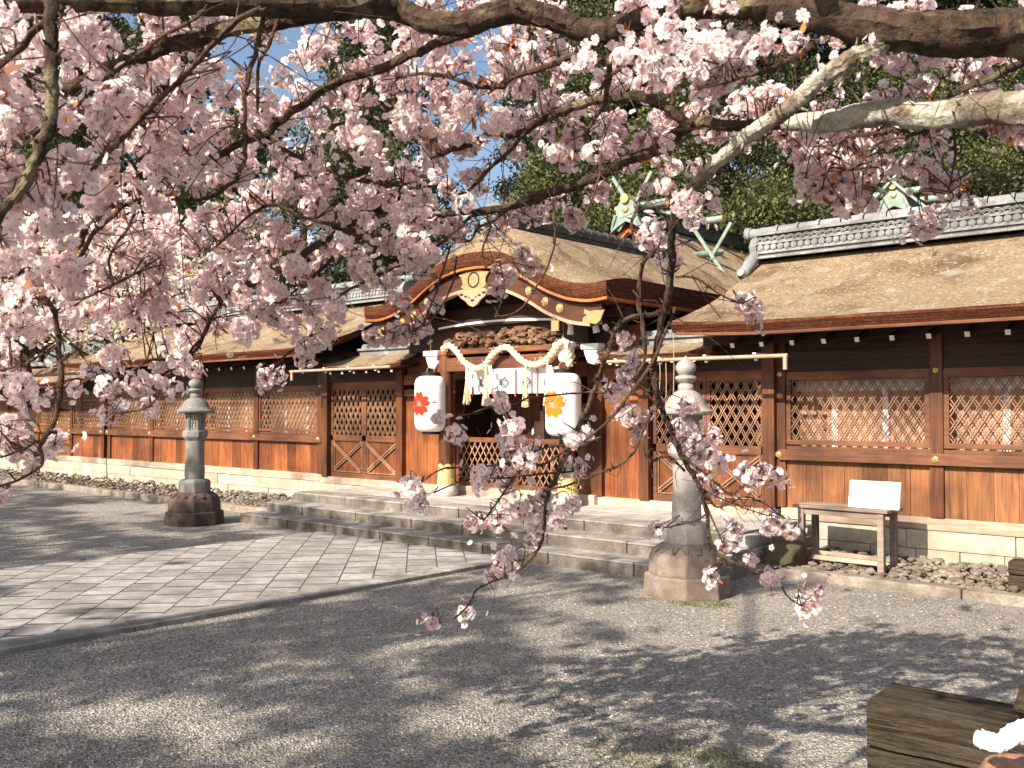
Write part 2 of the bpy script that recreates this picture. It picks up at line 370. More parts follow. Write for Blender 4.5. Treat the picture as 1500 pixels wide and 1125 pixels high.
tag(g.build('gutter_kerb',M['kerb'],bevel=.018),kind='structure')
g=MB(); g.box(-4.6,6,9.06,10.36,-.08,.008); g.box(-40,-12.5,8.9,10.36,-.08,.008); tag(g.build('gutter_bed',M['soil']),kind='structure')
# river stones
def stones(n,regs,r0,r1,zf,seed,squash=.6,ico=False):
    R=np.random.default_rng(seed)
    base=[]
    for i,lat in enumerate((-1,-.55,0,.55,1)):
        c=math.sqrt(max(0,1-lat*lat)); k=1 if abs(lat)==1 else 7
        for q in range(k):
            a=2*PI*(q+.5*(i%2))/7; base.append((c*math.cos(a),c*math.sin(a),lat))
    B=np.array(base); F=[]
    for q in range(7): F.append((0,1+(q+1)%7,1+q))
    for rr in range(2):
        o=1+rr*7
        for q in range(7): F+= [(o+q,o+(q+1)%7,o+7+q),(o+(q+1)%7,o+7+(q+1)%7,o+7+q)]
    for q in range(7): F.append((15+q,15+(q+1)%7,22))
    F=np.array(F); VV=[];FF=[]
    for k in range(n):
        x0,x1,y0,y1=regs[k%len(regs)]; s=R.uniform(r0,r1)
        sc=np.array([s*R.uniform(.8,1.5),s*R.uniform(.7,1.1),s*squash*R.uniform(.7,1.2)])
        v=B*(1+R.normal(0,.07,(len(B),1)))*sc; a=R.uniform(0,PI); tl=R.normal(0,.25)
        v=v@np.array([[1,0,0],[0,math.cos(tl),-math.sin(tl)],[0,math.sin(tl),math.cos(tl)]]).T
        v=v@np.array([[math.cos(a),-math.sin(a),0],[math.sin(a),math.cos(a),0],[0,0,1]]).T
        x=R.uniform(x0,x1); y=R.uniform(y0,y1)
        v+=np.array([x,y,zf(x,y,R)+sc[2]*.3]); VV.append(v); FF.append(F+len(B)*k)
    return np.concatenate(VV),[(3,np.concatenate(FF))]
V,F=stones(4600,[(-4.5,1.5,9.08,10.33),(-16,-12.55,8.95,10.3),(-30,-16,8.95,10.3),(-4.5,1.5,9.08,10.33)],.018,.052,lambda x,y,R:.01+R.uniform(0,.05)+.06*max(0,(y-9.4)),3)
tag(np_mesh('river_stones',V,F,M['rock'],smooth=True),'grey and tan river stones filling the gutter strip along the stone footing','stones',kind='stuff')
V,F=stones(26000,[(-6.8,.2,1.2,5.5),(-7.5,-.5,1.5,3.8),(-6.8,2,4,8.7)],.0035,.0085,lambda x,y,R:-.004,5,.7)
tag(np_mesh('loose_gravel',V,F,M['pebble']),'loose grey gravel grains over the forecourt','gravel',kind='stuff')
#==================================================================== STEPS
def ashlar(g,x0,x1,y0,y1,courses):
    for z0,z1,a,b in courses:
        x=x0
        while x<x1-.01:
            L=random.uniform(a,b)
            if x1-x-L<a*.6: L=x1-x
            g.box(x,x+L-.006,y0+random.uniform(-.006,.006),y1,z0,z1-.005); x+=L
SX0,SX1=-12.35,-4.72
rt=empty('stone_steps',(-8.5,8.5,0),'three wide grey granite steps leading up to the shrine gate','steps')
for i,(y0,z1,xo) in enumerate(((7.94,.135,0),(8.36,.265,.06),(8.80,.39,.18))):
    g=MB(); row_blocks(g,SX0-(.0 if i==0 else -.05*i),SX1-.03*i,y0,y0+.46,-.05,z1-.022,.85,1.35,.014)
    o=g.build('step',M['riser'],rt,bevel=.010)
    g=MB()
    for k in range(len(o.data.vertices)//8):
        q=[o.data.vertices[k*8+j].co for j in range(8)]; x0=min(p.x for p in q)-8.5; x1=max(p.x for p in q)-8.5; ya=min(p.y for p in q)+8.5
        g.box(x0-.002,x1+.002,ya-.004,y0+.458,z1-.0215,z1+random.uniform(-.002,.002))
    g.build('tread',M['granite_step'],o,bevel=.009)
g=MB(); 
for (ya,yb,a,b) in ((9.27,9.75,.7,1.2),(9.76,10.36,.8,1.5)):
    row_blocks(g,SX0+.1,SX1-.1,ya,yb-.008,-.05,.388,a,b,.006,.001)
g.build('landing',M['granite'],rt,bevel=.006)
g=MB(); ashlar(g,-13.56,-12.24,10.31,10.5,((-.05,.19,.3,.5),(.19,.384,.4,.7))); g.build('stone_footing',M['ashlar'],rt,bevel=.005)
g=MB(); g.box(SX1-.05,SX1+.10,8.1,10.34,-.05,.12); g.box(SX1-.05,SX1+.09,8.5,10.34,.12,.25); g.box(SX1-.05,SX1+.08,8.85,10.34,.25,.375)
g.build('side_stone',M['granite_step'],rt,bevel=.015)
# boulder beside the steps
def boulder(name,c,s,label,mat_,seed,cat='boulder'):
    import bmesh
    bm=bmesh.new(); bmesh.ops.create_icosphere(bm,subdivisions=4,radius=1)
    for v in bm.verts:
        p=v.co.copy(); n=mnoise.fractal(p*1.3+Vector((seed,0,0)),1,2,4); v.co=p*(1+.28*n)
        v.co.x=max(-.75,min(.78,v.co.x)); v.co.z=min(.72,v.co.z)
        v.co=Vector((v.co.x*s[0],v.co.y*s[1],v.co.z*s[2]))
    me=bpy.data.meshes.new(name); bm.to_mesh(me); bm.free(); me.polygons.foreach_set('use_smooth',[True]*len(me.polygons))
    o=link_mesh(name,me,mat_); o.location=c; return tag(o,label,cat)
boulder('boulder',(-4.46,9.3,.13),(.20,.30,.21),'brown mossy boulder wedged against the right end of the stone steps',M['boulder'],3)
#==================================================================== SHRINE HELPERS
def lattice(g,x0,x1,z0,z1,y,sp,ang,w=.011,t=.010,dbl=False):
    """two crossing families of slats clipped to a rectangle"""
    for fam,(sg,yy) in enumerate(((1,y),(-1,y+t+.001))):
        dx,dz=math.cos(ang)*sg,math.sin(ang); step=sp/1.0; k=dx/dz; H=z1-z0
        xs=x0-abs(k)*H-sp; 
        while xs<x1+abs(k)*H+sp:
            for off in ((0,.032) if dbl else (0,)):
                xa=xs+off; pts=[]
                # param by z : x = xa + k*(z-z0)
                za,zb=z0,z1; xA,xB=xa,xa+k*H
                lo,hi=0.0,1.0
                d=xB-xA
                if abs(d)>1e-9:
                    t0=(x0-xA)/d; t1=(x1-xA)/d; lo=max(lo,min(t0,t1)); hi=min(hi,max(t0,t1))
                elif not(x0<xA<x1): continue
                if hi-lo>.02:
                    A=(xA+d*lo,yy,z0+H*lo); B=(xA+d*hi,yy,z0+H*hi); g.bar(A,B,t,w,up=(dz,0,-dx))
            xs+=step
def planks(g,x0,x1,y,z0,z1,w=.24,t=.03):
    n=max(1,round((x1-x0)/w)); ws=[random.uniform(.8,1.2) for _ in range(n)]; s=sum(ws); x=x0
    for q in ws:
        L=q/s*(x1-x0); g.box(x+.002,x+L-.002,y+random.uniform(-.002,.002),y+t,z0,z1); x+=L
def stud(g,x,y,z,r=.035):
    n=6; g.add([(x+r*math.cos(PI/2+2*PI*k/n),y,z+r*math.sin(PI/2+2*PI*k/n)) for k in range(n)]+[(x+r*.6*math.cos(PI/2+2*PI*k/n),y-.012,z+r*.6*math.sin(PI/2+2*PI*k/n)) for k in range(n)],
        [(i,(i+1)%n,(i+1)%n+n,i+n) for i in range(n)]+[tuple(range(n,2*n))])
    pr=[(r*.35,0),(r*.3,.008),(r*.12,.016)]
    V=[];m=10
    for a,b in pr:
        for k in range(m): V.append((x+a*math.cos(2*PI*k/m),y-.012-b,z+a*math.sin(2*PI*k/m)))
    g.add(V,[(i*m+k,i*m+(k+1)%m,(i+1)*m+(k+1)%m,(i+1)*m+k) for i in range(2) for k in range(m)]+[tuple(2*m+k for k in range(m))])
YW=10.40
def eave_curve(n=14,y0=9.40,z0=2.62,y1=11.42,z1=3.62,sag=.07):
    return [(y0+(y1-y0)*i/n, z0+(z1-z0)*i/n-sag*math.sin(PI*i/n)) for i in range(n+1)]
def wing_roof(root,x0,x1,flareL,flareR,y0=9.40,zt=2.62,ym=11.6,zr=3.66,thick=.125,mat_=None,lip=True,nx=60,sag=.09):
    """hiwada roof: top surface, cut bark edge, orange lip board; ends flare out towards the eaves"""
    cs=eave_curve(14,y0,zt,ym,zr,sag); mt=mat_ or M['thatch']
    def xlim(k):  # k 0 eave..1 ridge
        return x0-flareL*(1-k)**2, x1+flareR*(1-k)**2
    def lift(x,k):   # eaves turn up a little at the ends
        a,b=xlim(k); u=min(abs(x-a),abs(x-b)); return .05*max(0,1-u/1.4)**2*(1-k)
    g=MB(); P=[]
    prof=[(y0,zt-.02)]+cs
    full=[(y,z,i/14) for i,(y,z) in enumerate(cs)]
    back=[(2*ym-y,z,k) for y,z,k in full[::-1][1:]]
    rows=full+back
    for y,z,k in rows:
        a,b=xlim(k); P.append([(a+(b-a)*j/nx,y,z+lift(a+(b-a)*j/nx,k)+.012*mnoise.noise(Vector((j*.35,y*2,1)))) for j in range(nx+1)])
    g.grid(P)
    # rounded front: small quarter turn at the eave
    o=g.build('roof',mt,root,smooth=True)
    ge=MB()
    for side in (0,1):                                       # front and back cut edges
        yy=[y0,2*ym-y0][side]; dy=[.05,-.05][side]; Q=[]
        for dz,ddy in ((0,0),(-.03,-.015 if side==0 else .015),(-thick,dy)):
            a,b=xlim(0); Q.append([(a+(b-a)*j/nx,yy+ddy,zt+lift(a+(b-a)*j/nx,0)+dz) for j in range(nx+1)])
        ge.grid(Q if side else Q[::-1])
    for e in (0,1):                                          # verge edges
        Q=[]
        for dz,dx in ((0,0),(-thick,.05)):
            Q.append([((xlim(k)[e]+(dx if e==0 else -dx)),y,z+.05*(1-k)+dz) for y,z,k in rows])
        ge.grid(Q if e==0 else Q[::-1])
    Q=[]                                                      # underside
    for y,z,k in rows:
        a,b=xlim(k); Q.append([(a+.05+(b-a-.1)*j/nx,min(max(y,y0+.05),2*ym-y0-.05),z+lift(a+(b-a)*j/nx,k)-thick) for j in range(nx+1)])
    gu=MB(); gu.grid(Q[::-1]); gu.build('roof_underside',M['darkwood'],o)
    ge.build('bark_edge',M['edge'],o,smooth=True)
    if lip:
        gl=MB(); a,b=xlim(0); Q=[]
        for dy,dz in ((.045,-thick+.012),(.035,-thick-.002),(.038,-thick-.02),(.09,-thick-.022)):
            Q.append([(a+.04+(b-a-.08)*j/nx,y0+dy,zt+lift(a+(b-a)*j/nx,0)+dz) for j in range(nx+1)])
        gl.grid(Q[::-1]); gl.build('eave_board',M['beam'],o)
    return o
def tile_ridge(root,x0,x1,ym,z0,z1,w=.42,parent=None,dark=False):
    o=parent or root; T=M['tile']
    g=MB(); h=z1-z0
    g.box(x0,x1,ym-w/2+.05,ym+w/2-.05,z0,z1-.02); a=g.build('ridge',M['tile_dark'],o)
    g=MB()
    for zz,ex in ((z0+.0,.035),(z0+.19*h,.0),(z0+.52*h,.0),(z0+.84*h,.02)):
        L=x0; 
        while L<x1-.01:
            l=min(.30,x1-L); g.box(L,L+l-.004,ym-w/2+.03-ex,ym+w/2-.03+ex,zz,zz+.022); L+=.30
        g.box(x0,x1,ym-w/2+.042,ym+w/2-.042,zz+.022,zz+.04)
    g.build('ridge_course',T,a)
    g=MB(); n=10
    x=x0+.05; zc=z0+.36*h+.015; r=.040
    while x<x1:                                              # round tile discs, lower band
        V=[(x+r*math.cos(2*PI*k/n),ym-w/2+.030,zc+r*math.sin(2*PI*k/n)) for k in range(n)]; V2=[(p[0],p[1]+.04,p[2]) for p in V]
        g.add(V+V2,[tuple(range(n))]+[(i+n,(i+1)%n+n,(i+1)%n,i) for i in range(n)])
        V=[(x+r*.62*math.cos(2*PI*k/n),ym-w/2+.024,zc+r*.62*math.sin(2*PI*k/n)) for k in range(n)]; V2=[(p[0],p[1]+.02,p[2]) for p in V]
        g.add(V+V2,[tuple(range(n))]+[(i+n,(i+1)%n+n,(i+1)%n,i) for i in range(n)])
        x+=.092
    x=x0+.05; zb=z0+.56*h+.02; r=.055
    while x<x1:                                              # wave tiles, upper band
        for rr in (.055,.036):
            for k in range(6):
                a0=PI*k/6; a1=PI*(k+1)/6
                g.bar((x+rr*math.cos(a0),ym-w/2+.045,zb+rr*math.sin(a0)),(x+rr*math.cos(a1),ym-w/2+.045,zb+rr*math.sin(a1)),.03,.011,up=(math.cos(a0),0,math.sin(a0)))
        x+=.105
    g.build('ornament_tile',T,a)
    g=MB(); x=x0-.03                                          # rounded cap tiles
    while x<x1:
        l=min(.28,x1-x+.02)
        g.tube([(x,ym,z1-.005),(x+l-.012,ym,z1-.005)],.085,10); g.tube([(x+l-.05,ym,z1-.003),(x+l-.012,ym,z1-.003)],.096,10); x+=.28
    g.build('cap_tile',T,a,smooth=True)
    return a
def onigawara(root,x,ym,z0,z1,sg,parent=None):
    g=MB(); h=z1-z0
    P=[(-.20,0),(-.24,.10*h),(-.17,.25*h),(-.20,.55*h),(-.14,.85*h),(0,h),(.14,.85*h),(.20,.55*h),(.17,.25*h),(.24,.10*h),(.20,0)]
    g.prismX([(ym+a,z0+b) for a,b in P][::-1],min(x,x+sg*.10),max(x,x+sg*.10))
    g.tube([(x-sg*.1,ym,z1+.02),(x+sg*.22,ym,z1+.04)],.075,12)
    g.tube([(x+sg*.16,ym,z1+.04),(x+sg*.235,ym,z1+.045)],.09,12)
    for s in (-1,1):                                          # scrolled feet running down the roof
        g.tube([(x+sg*.04,ym+s*.10,z0+.28*h),(x+sg*.05,ym+s*.24,z0-.02),(x+sg*.05,ym+s*.36,z0-.13),(x+sg*.05,ym+s*.46,z0-.20),(x+sg*.05,ym+s*.53,z0-.18)],[.07,.085,.075,.08,.05],10)
    return g.build('ridge_end_tile',M['tile'],parent or root,smooth=True,bevel=.004)
def wing(name,label,x0,x1,posts,latsp=.118,planks_w=.24,rafters=None,inner=True,roofx=None,zsill=(.40,.53),top=2.42,plint=((-.05,.20,.35,.6),(.20,.40,.9,1.5)),ridge=True,roofkw={},thin=False,pm='plank'):
    r=empty(name,((x0+x1)/2,YW+1,0),label,'shrine hall')
    g=MB(); ashlar(g,x0,x1,YW-.03,YW+.3,plint); g.build('stone_footing',M['ashlar'],r,bevel=.006)
    g=MB(); g.box(x0,x1,YW-.045,YW+.16,zsill[0],zsill[1]); g.build('ground_sill',M['pale'],r,bevel=.006)
    zs=zsill[1]
    for px in posts:
        g=MB(); g.box(px-.068,px+.068,YW-.058,YW+.075,zs,top+.14); p=g.build('post',M['post'],r,bevel=.006)
        g=MB(); stud(g,px,YW-.101,1.135,.042); g.build('rail_stud',M['gold'],p)
        g=MB(); stud(g,px,YW-.06,2.06,.036); g.build('head_stud',M['gold'],p)
    g=MB(); g.box(x0,x1,YW-.10,YW-.055,1.075,1.195); g.build('rail',M['beam'],r,bevel=.004)
    g=MB(); g.box(x0,x1,YW-.035,YW+.06,2.08,2.20); g.box(x0,x1,YW-.03,YW+.05,2.24,2.32); g.box(x0,x1,YW-.02,YW+.03,2.18,2.56); g.build('lintel',M['darkwood'],r,bevel=.004)  # darker wood here, deepening the shade under the eaves by colour
    for a,b in zip(posts[:-1],posts[1:]):
        xa,xb=a+.068,b-.068
        g=MB(); planks(g,xa,xb,YW-.018,zs,1.08,planks_w); g.build('plank_panel',M[pm],r)
        w=MB(); 
        for (p0,p1,q0,q1) in ((xa,xb,1.195,1.235),(xa,xb,1.25,1.305),(xa,xb,1.985,2.08),(xa,xa+.055,1.305,1.985),(xb-.055,xb,1.305,1.985)): w.box(p0,p1,YW-.035,YW+.03,q0,q1)
        wf=w.build('lattice_window',M['beam'],r,bevel=.003)
        g=MB(); lattice(g,xa+.055,xb-.055,1.305,1.985,YW-.012,latsp,math.radians(57),.0105,.010,True); g.build('lattice',M['lattice'],wf)
        g=MB(); planks(g,xa+.0,xb,YW+.205,1.10,1.86,.5,.02); g.build('inner_board',M['board'],wf)
        g=MB(); g.box(xa,xb,YW+.20,YW+.215,1.86,1.985)
        n=3 if b-a>1.2 else 2
        for k in range(n):
            xx=xa+(xb-xa)*(.30+.36*k) ; 
            if xx<xb-.05: g.box(xx-.034,xx+.034,YW+.190,YW+.199,1.14,1.86)
        g.build('paper_strip',M['white'],wf)
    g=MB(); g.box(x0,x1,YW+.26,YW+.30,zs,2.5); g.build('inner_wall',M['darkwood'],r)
    g=MB(); g.box(x0,x0+.05,YW+.3,2*11.6-YW,.1,2.5); g.box(x1-.05,x1,YW+.3,2*11.6-YW,.1,2.5); g.box(x0,x1,2*11.6-YW,2*11.6-YW+.05,.1,2.5); g.build('end_wall',M['post'],r)
    return r
def rafters(r,xs,y0,z0,y1=10.5,rise=.35):
    for x in xs:
        g=MB(); z1=z0+(y1-y0)*rise; g.bar((x,y0,z0),(x,y1,z1),.045,.05); o=g.build('rafter',M['darkwood'],r)
        g=MB(); g.bar((x,y0-.006,z0-.002),(x,y0-.001,z0),.047,.052); g.build('rafter_tip',M['white'],o)
#==================================================================== RIGHT WING
rw=wing('corridor_hall','timber corridor hall right of the gate, behind the small table, lichened bark roof',-5.03,2.1,[-5.03,-3.30,-1.36,.58,2.1],pm='plank_gold')
ro=wing_roof(rw,-5.88,2.6,.02,.4,zt=2.60,zr=3.60,nx=50)
rg=tile_ridge(rw,-5.86,2.7,11.6,3.60,3.96,parent=ro); onigawara(rw,-5.86,11.6,3.58,3.93,-1,parent=ro)
rafters(rw,[-5.29+.355*k for k in range(20)],9.72,2.37)
g=MB(); g.box(-5.8,2.5,9.95,10.02,2.40,2.50); g.box(-5.8,2.5,10.2,10.40,2.47,2.58); g.build('eave_purlin',M['darkwood'],rw)
#==================================================================== LEFT WING
lp=[-21.45,-19.52,-17.51,-15.59,-13.64]
lw=wing('corridor_hall','timber corridor hall left of the gate, behind the far stone lantern',-21.55,-13.55,lp,rafters=None)
ro=wing_roof(lw,-21.7,-12.55,.02,.18,zt=2.66,zr=3.62,nx=60)
tile_ridge(lw,-21.7,-12.75,11.6,3.62,4.0,parent=ro); onigawara(lw,-12.78,11.6,3.60,3.97,1,parent=ro)
rafters(lw,[-12.97-.41*k for k in range(22)],9.72,2.40)
g=MB(); g.box(-21.6,-12.6,9.95,10.02,2.42,2.52); g.box(-21.6,-12.6,10.2,10.40,2.49,2.6); g.build('eave_purlin',M['darkwood'],lw)
fl=wing('low_corridor','low timber corridor at the far left with a plain bark roof and small lattice windows',-37.2,-21.6,[-36.9,-34.95,-33,-31.1,-29.2,-27.28,-25.32,-23.41,-21.75],top=2.2)
ro=wing_roof(fl,-38,-21.75,.05,.0,y0=9.55,zt=2.28,ym=11.6,zr=2.85,thick=.10,nx=50,lip=True,sag=.03)
g=MB(); row_blocks(g,-38,-21.75,11.4,11.8,2.86,2.98,.3,.31,.004,.001); g.build('ridge',M['tile'],ro)
#==================================================================== GATE
GX=-9.0
gate=empty('shrine_gate',(GX,10.6,0),'central shrine gate with a curved bark gable, straw rope and gold fittings','gate')
KP=[(0,3.575),(.2,3.57),(.42,3.545),(.61,3.50),(.93,3.36),(1.23,3.18),(1.6,3.035),(1.95,2.975),(2.24,3.0)]
def interp(P,x):
    for (a,b),(c,d) in zip(P[:-1],P[1:]):
        if x<=c: 
            t=(x-a)/(c-a); return b+(d-b)*t
    return P[-1][1]
def smoothK(x,P=KP):
    x=abs(x); return sum(interp(P,abs(x+dx))*w for dx,w in ((-.12,.25),(0,.5),(.12,.25))) if x<2.1 else interp(P,x)
HW=2.24; NK=56
us=[-HW+2*HW*i/NK for i in range(NK+1)]
def Ktop(u,back):   # roof surface height; back 0..1 from front edge inwards
    base=smoothK(u)+.205
    up=.34*math.exp(-(u/1.15)**2)+.06
    return base+up*back
KY0,KY1=9.35,14.1
g=MB(); P=[]
ysb=[(KY0,0),(KY0+.06,.14),(KY0+.16,.45),(KY0+.30,.8),(KY0+.48,1.0)]+[(y,1.0) for y in (10.2,10.8,11.5,12.3,13.2,14.1)]
for y,b in ysb: P.append([(GX+u,y,Ktop(u,b)+.01*mnoise.noise(Vector((u*3,y*2,4)))) for u in us])
g.grid(P); kr=g.build('roof',M['thatch'],gate,smooth=True)
g=MB(); E0=[];E1=[];E2=[]
g.grid([[(GX+u,KY0+.03,smoothK(u)+.012) for u in us],[(GX+u,KY0-.005,smoothK(u)+.06) for u in us],[(GX+u,KY0-.012,smoothK(u)+.18) for u in us],[(GX+u,KY0,smoothK(u)+.207) for u in us]])
for s in (-1,1):
    u=s*HW; Q=[[(GX+u,y,Ktop(u,b)) for y,b in ysb],[(GX+u-s*.03,y,smoothK(u)+.01) for y,b in ysb]]
    g.grid(Q if s<0 else Q[::-1])
g.build('bark_edge',M['edge'],kr,smooth=True)
g=MB(); g.grid([[(GX+u,KY0+.08,smoothK(u)-.030) for u in us],[(GX+u,KY0+.012,smoothK(u)-.028) for u in us],[(GX+u,KY0+.002,smoothK(u)-.02) for u in us],[(GX+u,KY0+.012,smoothK(u)+.014) for u in us]])
for s in (-1,1):
    u=s*(HW-.01); Q=[[(GX+u,y,smoothK(u)+.012) for y,b in ysb],[(GX+u-s*.01,y,smoothK(u)-.04) for y,b in ysb]]
    g.grid(Q if s<0 else Q[::-1])
g.build('eave_board',M['lip'],kr)
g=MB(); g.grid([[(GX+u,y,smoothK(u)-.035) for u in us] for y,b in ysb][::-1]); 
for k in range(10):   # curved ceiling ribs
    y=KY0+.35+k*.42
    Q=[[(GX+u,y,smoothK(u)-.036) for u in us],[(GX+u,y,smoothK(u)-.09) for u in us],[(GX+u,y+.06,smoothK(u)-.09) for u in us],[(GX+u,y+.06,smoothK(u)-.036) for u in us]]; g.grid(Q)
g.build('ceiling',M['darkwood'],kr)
# bark layers over the crown of the gable
g=MB()
for k,(ww,zz,yy) in enumerate(((1.15,-.02,KY0+.15),(.85,.045,KY0+.24),(.55,.10,KY0+.34))):
    uu=[-ww+2*ww*i/20 for i in range(21)]
    f=lambda u,w_=ww,zz_=zz: Ktop(u,.45)+zz_+.05*(1-(abs(u)/w_)**2)
    g.grid([[(GX+u,yy+.0,f(u)-.14) for u in uu],[(GX+u,yy-.015,f(u)-.04) for u in uu],[(GX+u,yy+.02,f(u)) for u in uu],[(GX+u,yy+.45,f(u)+.06) for u in uu]])
g.build('crown_layer',M['thatch_dark'],kr,smooth=True)
# bargeboard with studs
def band(g,off0,off1,y0,y1,u0=-HW+.12,u1=HW-.12,K=smoothK,n=48,wf=None):
    uu=[u0+(u1-u0)*i/n for i in range(n+1)]; wf=wf or (lambda u:1)
    A=[(GX+u,y0,K(u)-off0) for u in uu]; B=[(GX+u,y0,K(u)-off0-(off1-off0)*wf(u)) for u in uu]
    A2=[(p[0],y1,p[2]) for p in A]; B2=[(p[0],y1,p[2]) for p in B]
    g.grid([B,A]); g.grid([A,A2]); g.grid([A2,B2]); g.grid([B2,B])
g=MB(); band(g,.046,.30,KY0+.07,KY0+.13); bb=g.build('bargeboard',M['barge'],gate)
g=MB(); band(g,.27,.312,KY0+.05,KY0+.14,-1.95,1.95); g.build('bargeboard_moulding',M['trim'],bb)
g=MB()
for u in (-1.47,-1.23,-.95,.95,1.23,1.47):
    g=MB(); c=(GX+u,KY0+.062,smoothK(u)-.16); n=16; r=.056
    for rr,dy in ((r,0),(r*.7,-.012),(r*.25,-.022)):
        V=[(c[0]+rr*math.cos(2*PI*k/n),c[1]+dy,c[2]+rr*math.sin(2*PI*k/n)) for k in range(n)]; V2=[(p[0],p[1]+.012,p[2]) for p in V]
        g.add(V+V2,[tuple(range(n))]+[(i+n,(i+1)%n+n,(i+1)%n,i) for i in range(n)])
    g.build('round_fitting',M['gold'],bb)
def plate(name,pts,y,d,mat_,par,mirror=False):
    g=MB(); P=pts if not mirror else [(-a,b) for a,b in pts][::-1]
    g.prismY(P,y-d,y); return g.build(name,mat_,par,bevel=.003)
tipplate=[(1.84,2.72),(2.05,2.69),(2.11,2.73),(2.17,2.86),(2.11,2.85),(2.03,2.86),(1.95,2.85),(1.87,2.88),(1.86,2.83),(1.91,2.81),(1.85,2.78)]
for mi in (False,True): plate('tip_plate',[(a,b) for a,b in [((GX+p[0]) if not mi else (GX-p[0]),p[1]) for p in tipplate]][::(-1 if mi else 1)],KY0+.065,.018,M['gold'],bb)
g=MB(); g.box(GX+1.36,GX+1.48,KY0+.03,KY0+.05,2.64,2.77); g.build('hanging_plate',M['gold'],bb)
# gold crown ornament and carved pendant
orn=[(-.46,3.50),(-.36,3.43),(-.34,3.36),(-.40,3.33),(-.2,3.26),(0,3.24),(.2,3.26),(.40,3.33),(.34,3.36),(.36,3.43),(.46,3.50),(.2,3.53),(-.2,3.53)]
po=plate('gable_ornament',[(GX+a*.62,b) for a,b in orn],KY0+.055,.02,M['gold'],gate)
g=MB(); n=20
V=[(GX+.11*math.cos(2*PI*k/n),KY0+.03,3.41+.11*math.sin(2*PI*k/n)) for k in range(n)]; V2=[(GX+.09*math.cos(2*PI*k/n),KY0+.03,3.41+.09*math.sin(2*PI*k/n)) for k in range(n)]
g.add(V+V2,[(i,(i+1)%n,(i+1)%n+n,i+n) for i in range(n)]); g.build('crest_ring',M['black'],po)
pend=[(-.52,3.27),(-.42,3.22),(-.34,3.17),(-.22,3.13),(-.12,3.07),(0,3.04),(.12,3.07),(.22,3.13),(.34,3.17),(.42,3.22),(.52,3.27),(.3,3.28),(.1,3.25),(0,3.26),(-.1,3.25),(-.3,3.28)]
pe=plate('pendant',[(GX+a*.64,b) for a,b in pend],KY0+.045,.03,M['trim'],gate)
g=MB()
for a,b,r in ((-.33,3.22,.035),(-.2,3.19,.03),(0,3.13,.035),(.2,3.19,.03),(.33,3.22,.035),(-.1,3.17,.02),(.1,3.17,.02)):
    n=10; g.add([(GX+.64*a+1.1*r*math.cos(2*PI*k/n),KY0+.013,b+.55*r*math.sin(2*PI*k/n)) for k in range(n)],[tuple(range(n))])
g.build('pendant_carving',M['darkwood'],pe)
g=MB(); g.grid([[(GX+u,KY0+.03,3.285-.02*abs(u)*2+.0) for u in (-.30,-.15,-.06,0,.06,.15,.30)],[(GX+u,KY0+.012,3.262-.03*(1-abs(u)*2)) for u in (-.30,-.15,-.06,0,.06,.15,.30)]]); g.build('pendant_rim',M['gold'],pe)
# ridge along the depth of the gate
g=MB(); zr=Ktop(0,1)
g.box(GX-.15,GX+.15,KY0+.55,KY1,zr-.06,zr+.17); rd=g.build('ridge',M['tile_dark'],kr)
g=MB()
y=KY0+.5
while y<KY1:
    for zz in (zr+.02,zr+.09): g.box(GX-.175,GX+.175,y,y+.2,zz,zz+.025)
    g.tube([(GX,y,zr+.19),(GX,y+.2,zr+.19)],.085,10); g.tube([(GX,y+.16,zr+.19),(GX,y+.2,zr+.19)],.098,10); y+=.215
g.build('cap_tile',M['tile_dark'],rd,smooth=True)
g=MB(); g.prismY([(GX-.3,zr-.05),(GX+.3,zr-.05),(GX+.2,zr+.12),(GX+.17,zr+.3),(GX,zr+.36),(GX-.17,zr+.3),(GX-.2,zr+.12)],KY0+.40,KY0+.5); g.build('ridge_end_tile',M['tile'],rd,bevel=.01)
# body: sills, pillars, beams, side boarding
g=MB(); g.box(-13.55,-10.47,10.30,10.55,.385,.50); g.box(-7.60,-5.05,10.30,10.55,.385,.50); g.box(-10.47,-7.6,10.22,10.5,.385,.52); g.build('threshold',M['pale'],gate,bevel=.006)
def pillar(x,lab=None):
    g=MB(); g.lathe([(.10,.62),(.105,.9),(.105,2.44)],(x,9.93,0),24); p=g.build('pillar',M['post'],gate,smooth=True)
    g=MB(); n=28; g.lathe([(.118,.555),(.124,.575),(.121,.60),(.121,.80)],(x,9.93,0),n,cap=False)
    V=[];F=[]                                                # scalloped upper hem
    for k in range(n):
        a=2*PI*k/n; V+= [(x+.121*math.cos(a),9.93+.121*math.sin(a),.80),(x+.121*math.cos(a),9.93+.121*math.sin(a),.83+.035*abs(math.sin(3*a)))]
    for k in range(n): F.append((2*k,2*((k+1)%n),2*((k+1)%n)+1,2*k+1))
    g.add(V,F)
    for k in range(24):
        a=2*PI*k/24; g.tube([(x+.122*math.cos(a),9.93+.122*math.sin(a),.56),(x+.122*math.cos(a),9.93+.122*math.sin(a),.64)],.007,5)
    g.build('brass_shoe',M['brass'],p,smooth=True)
    g=MB(); g.lathe([(.15,.385),(.175,.42),(.18,.47),(.165,.52),(.13,.56)],(x,9.93,0),24); g.build('base_stone',M['granite'],p,smooth=True)
for x in (-10.08,-7.82): pillar(x)
for x in (-10.36,-7.64):
    g=MB(); g.box(x-.115,x+.115,10.28,10.5,.5,2.75); g.build('post',M['post'],gate,bevel=.008)
for x in (-13.42,-11.50,-6.86,-5.14):
    g=MB(); g.box(x-.075,x+.075,10.27,10.45,.5,2.45); g.build('post',M['post'],gate,bevel=.006)
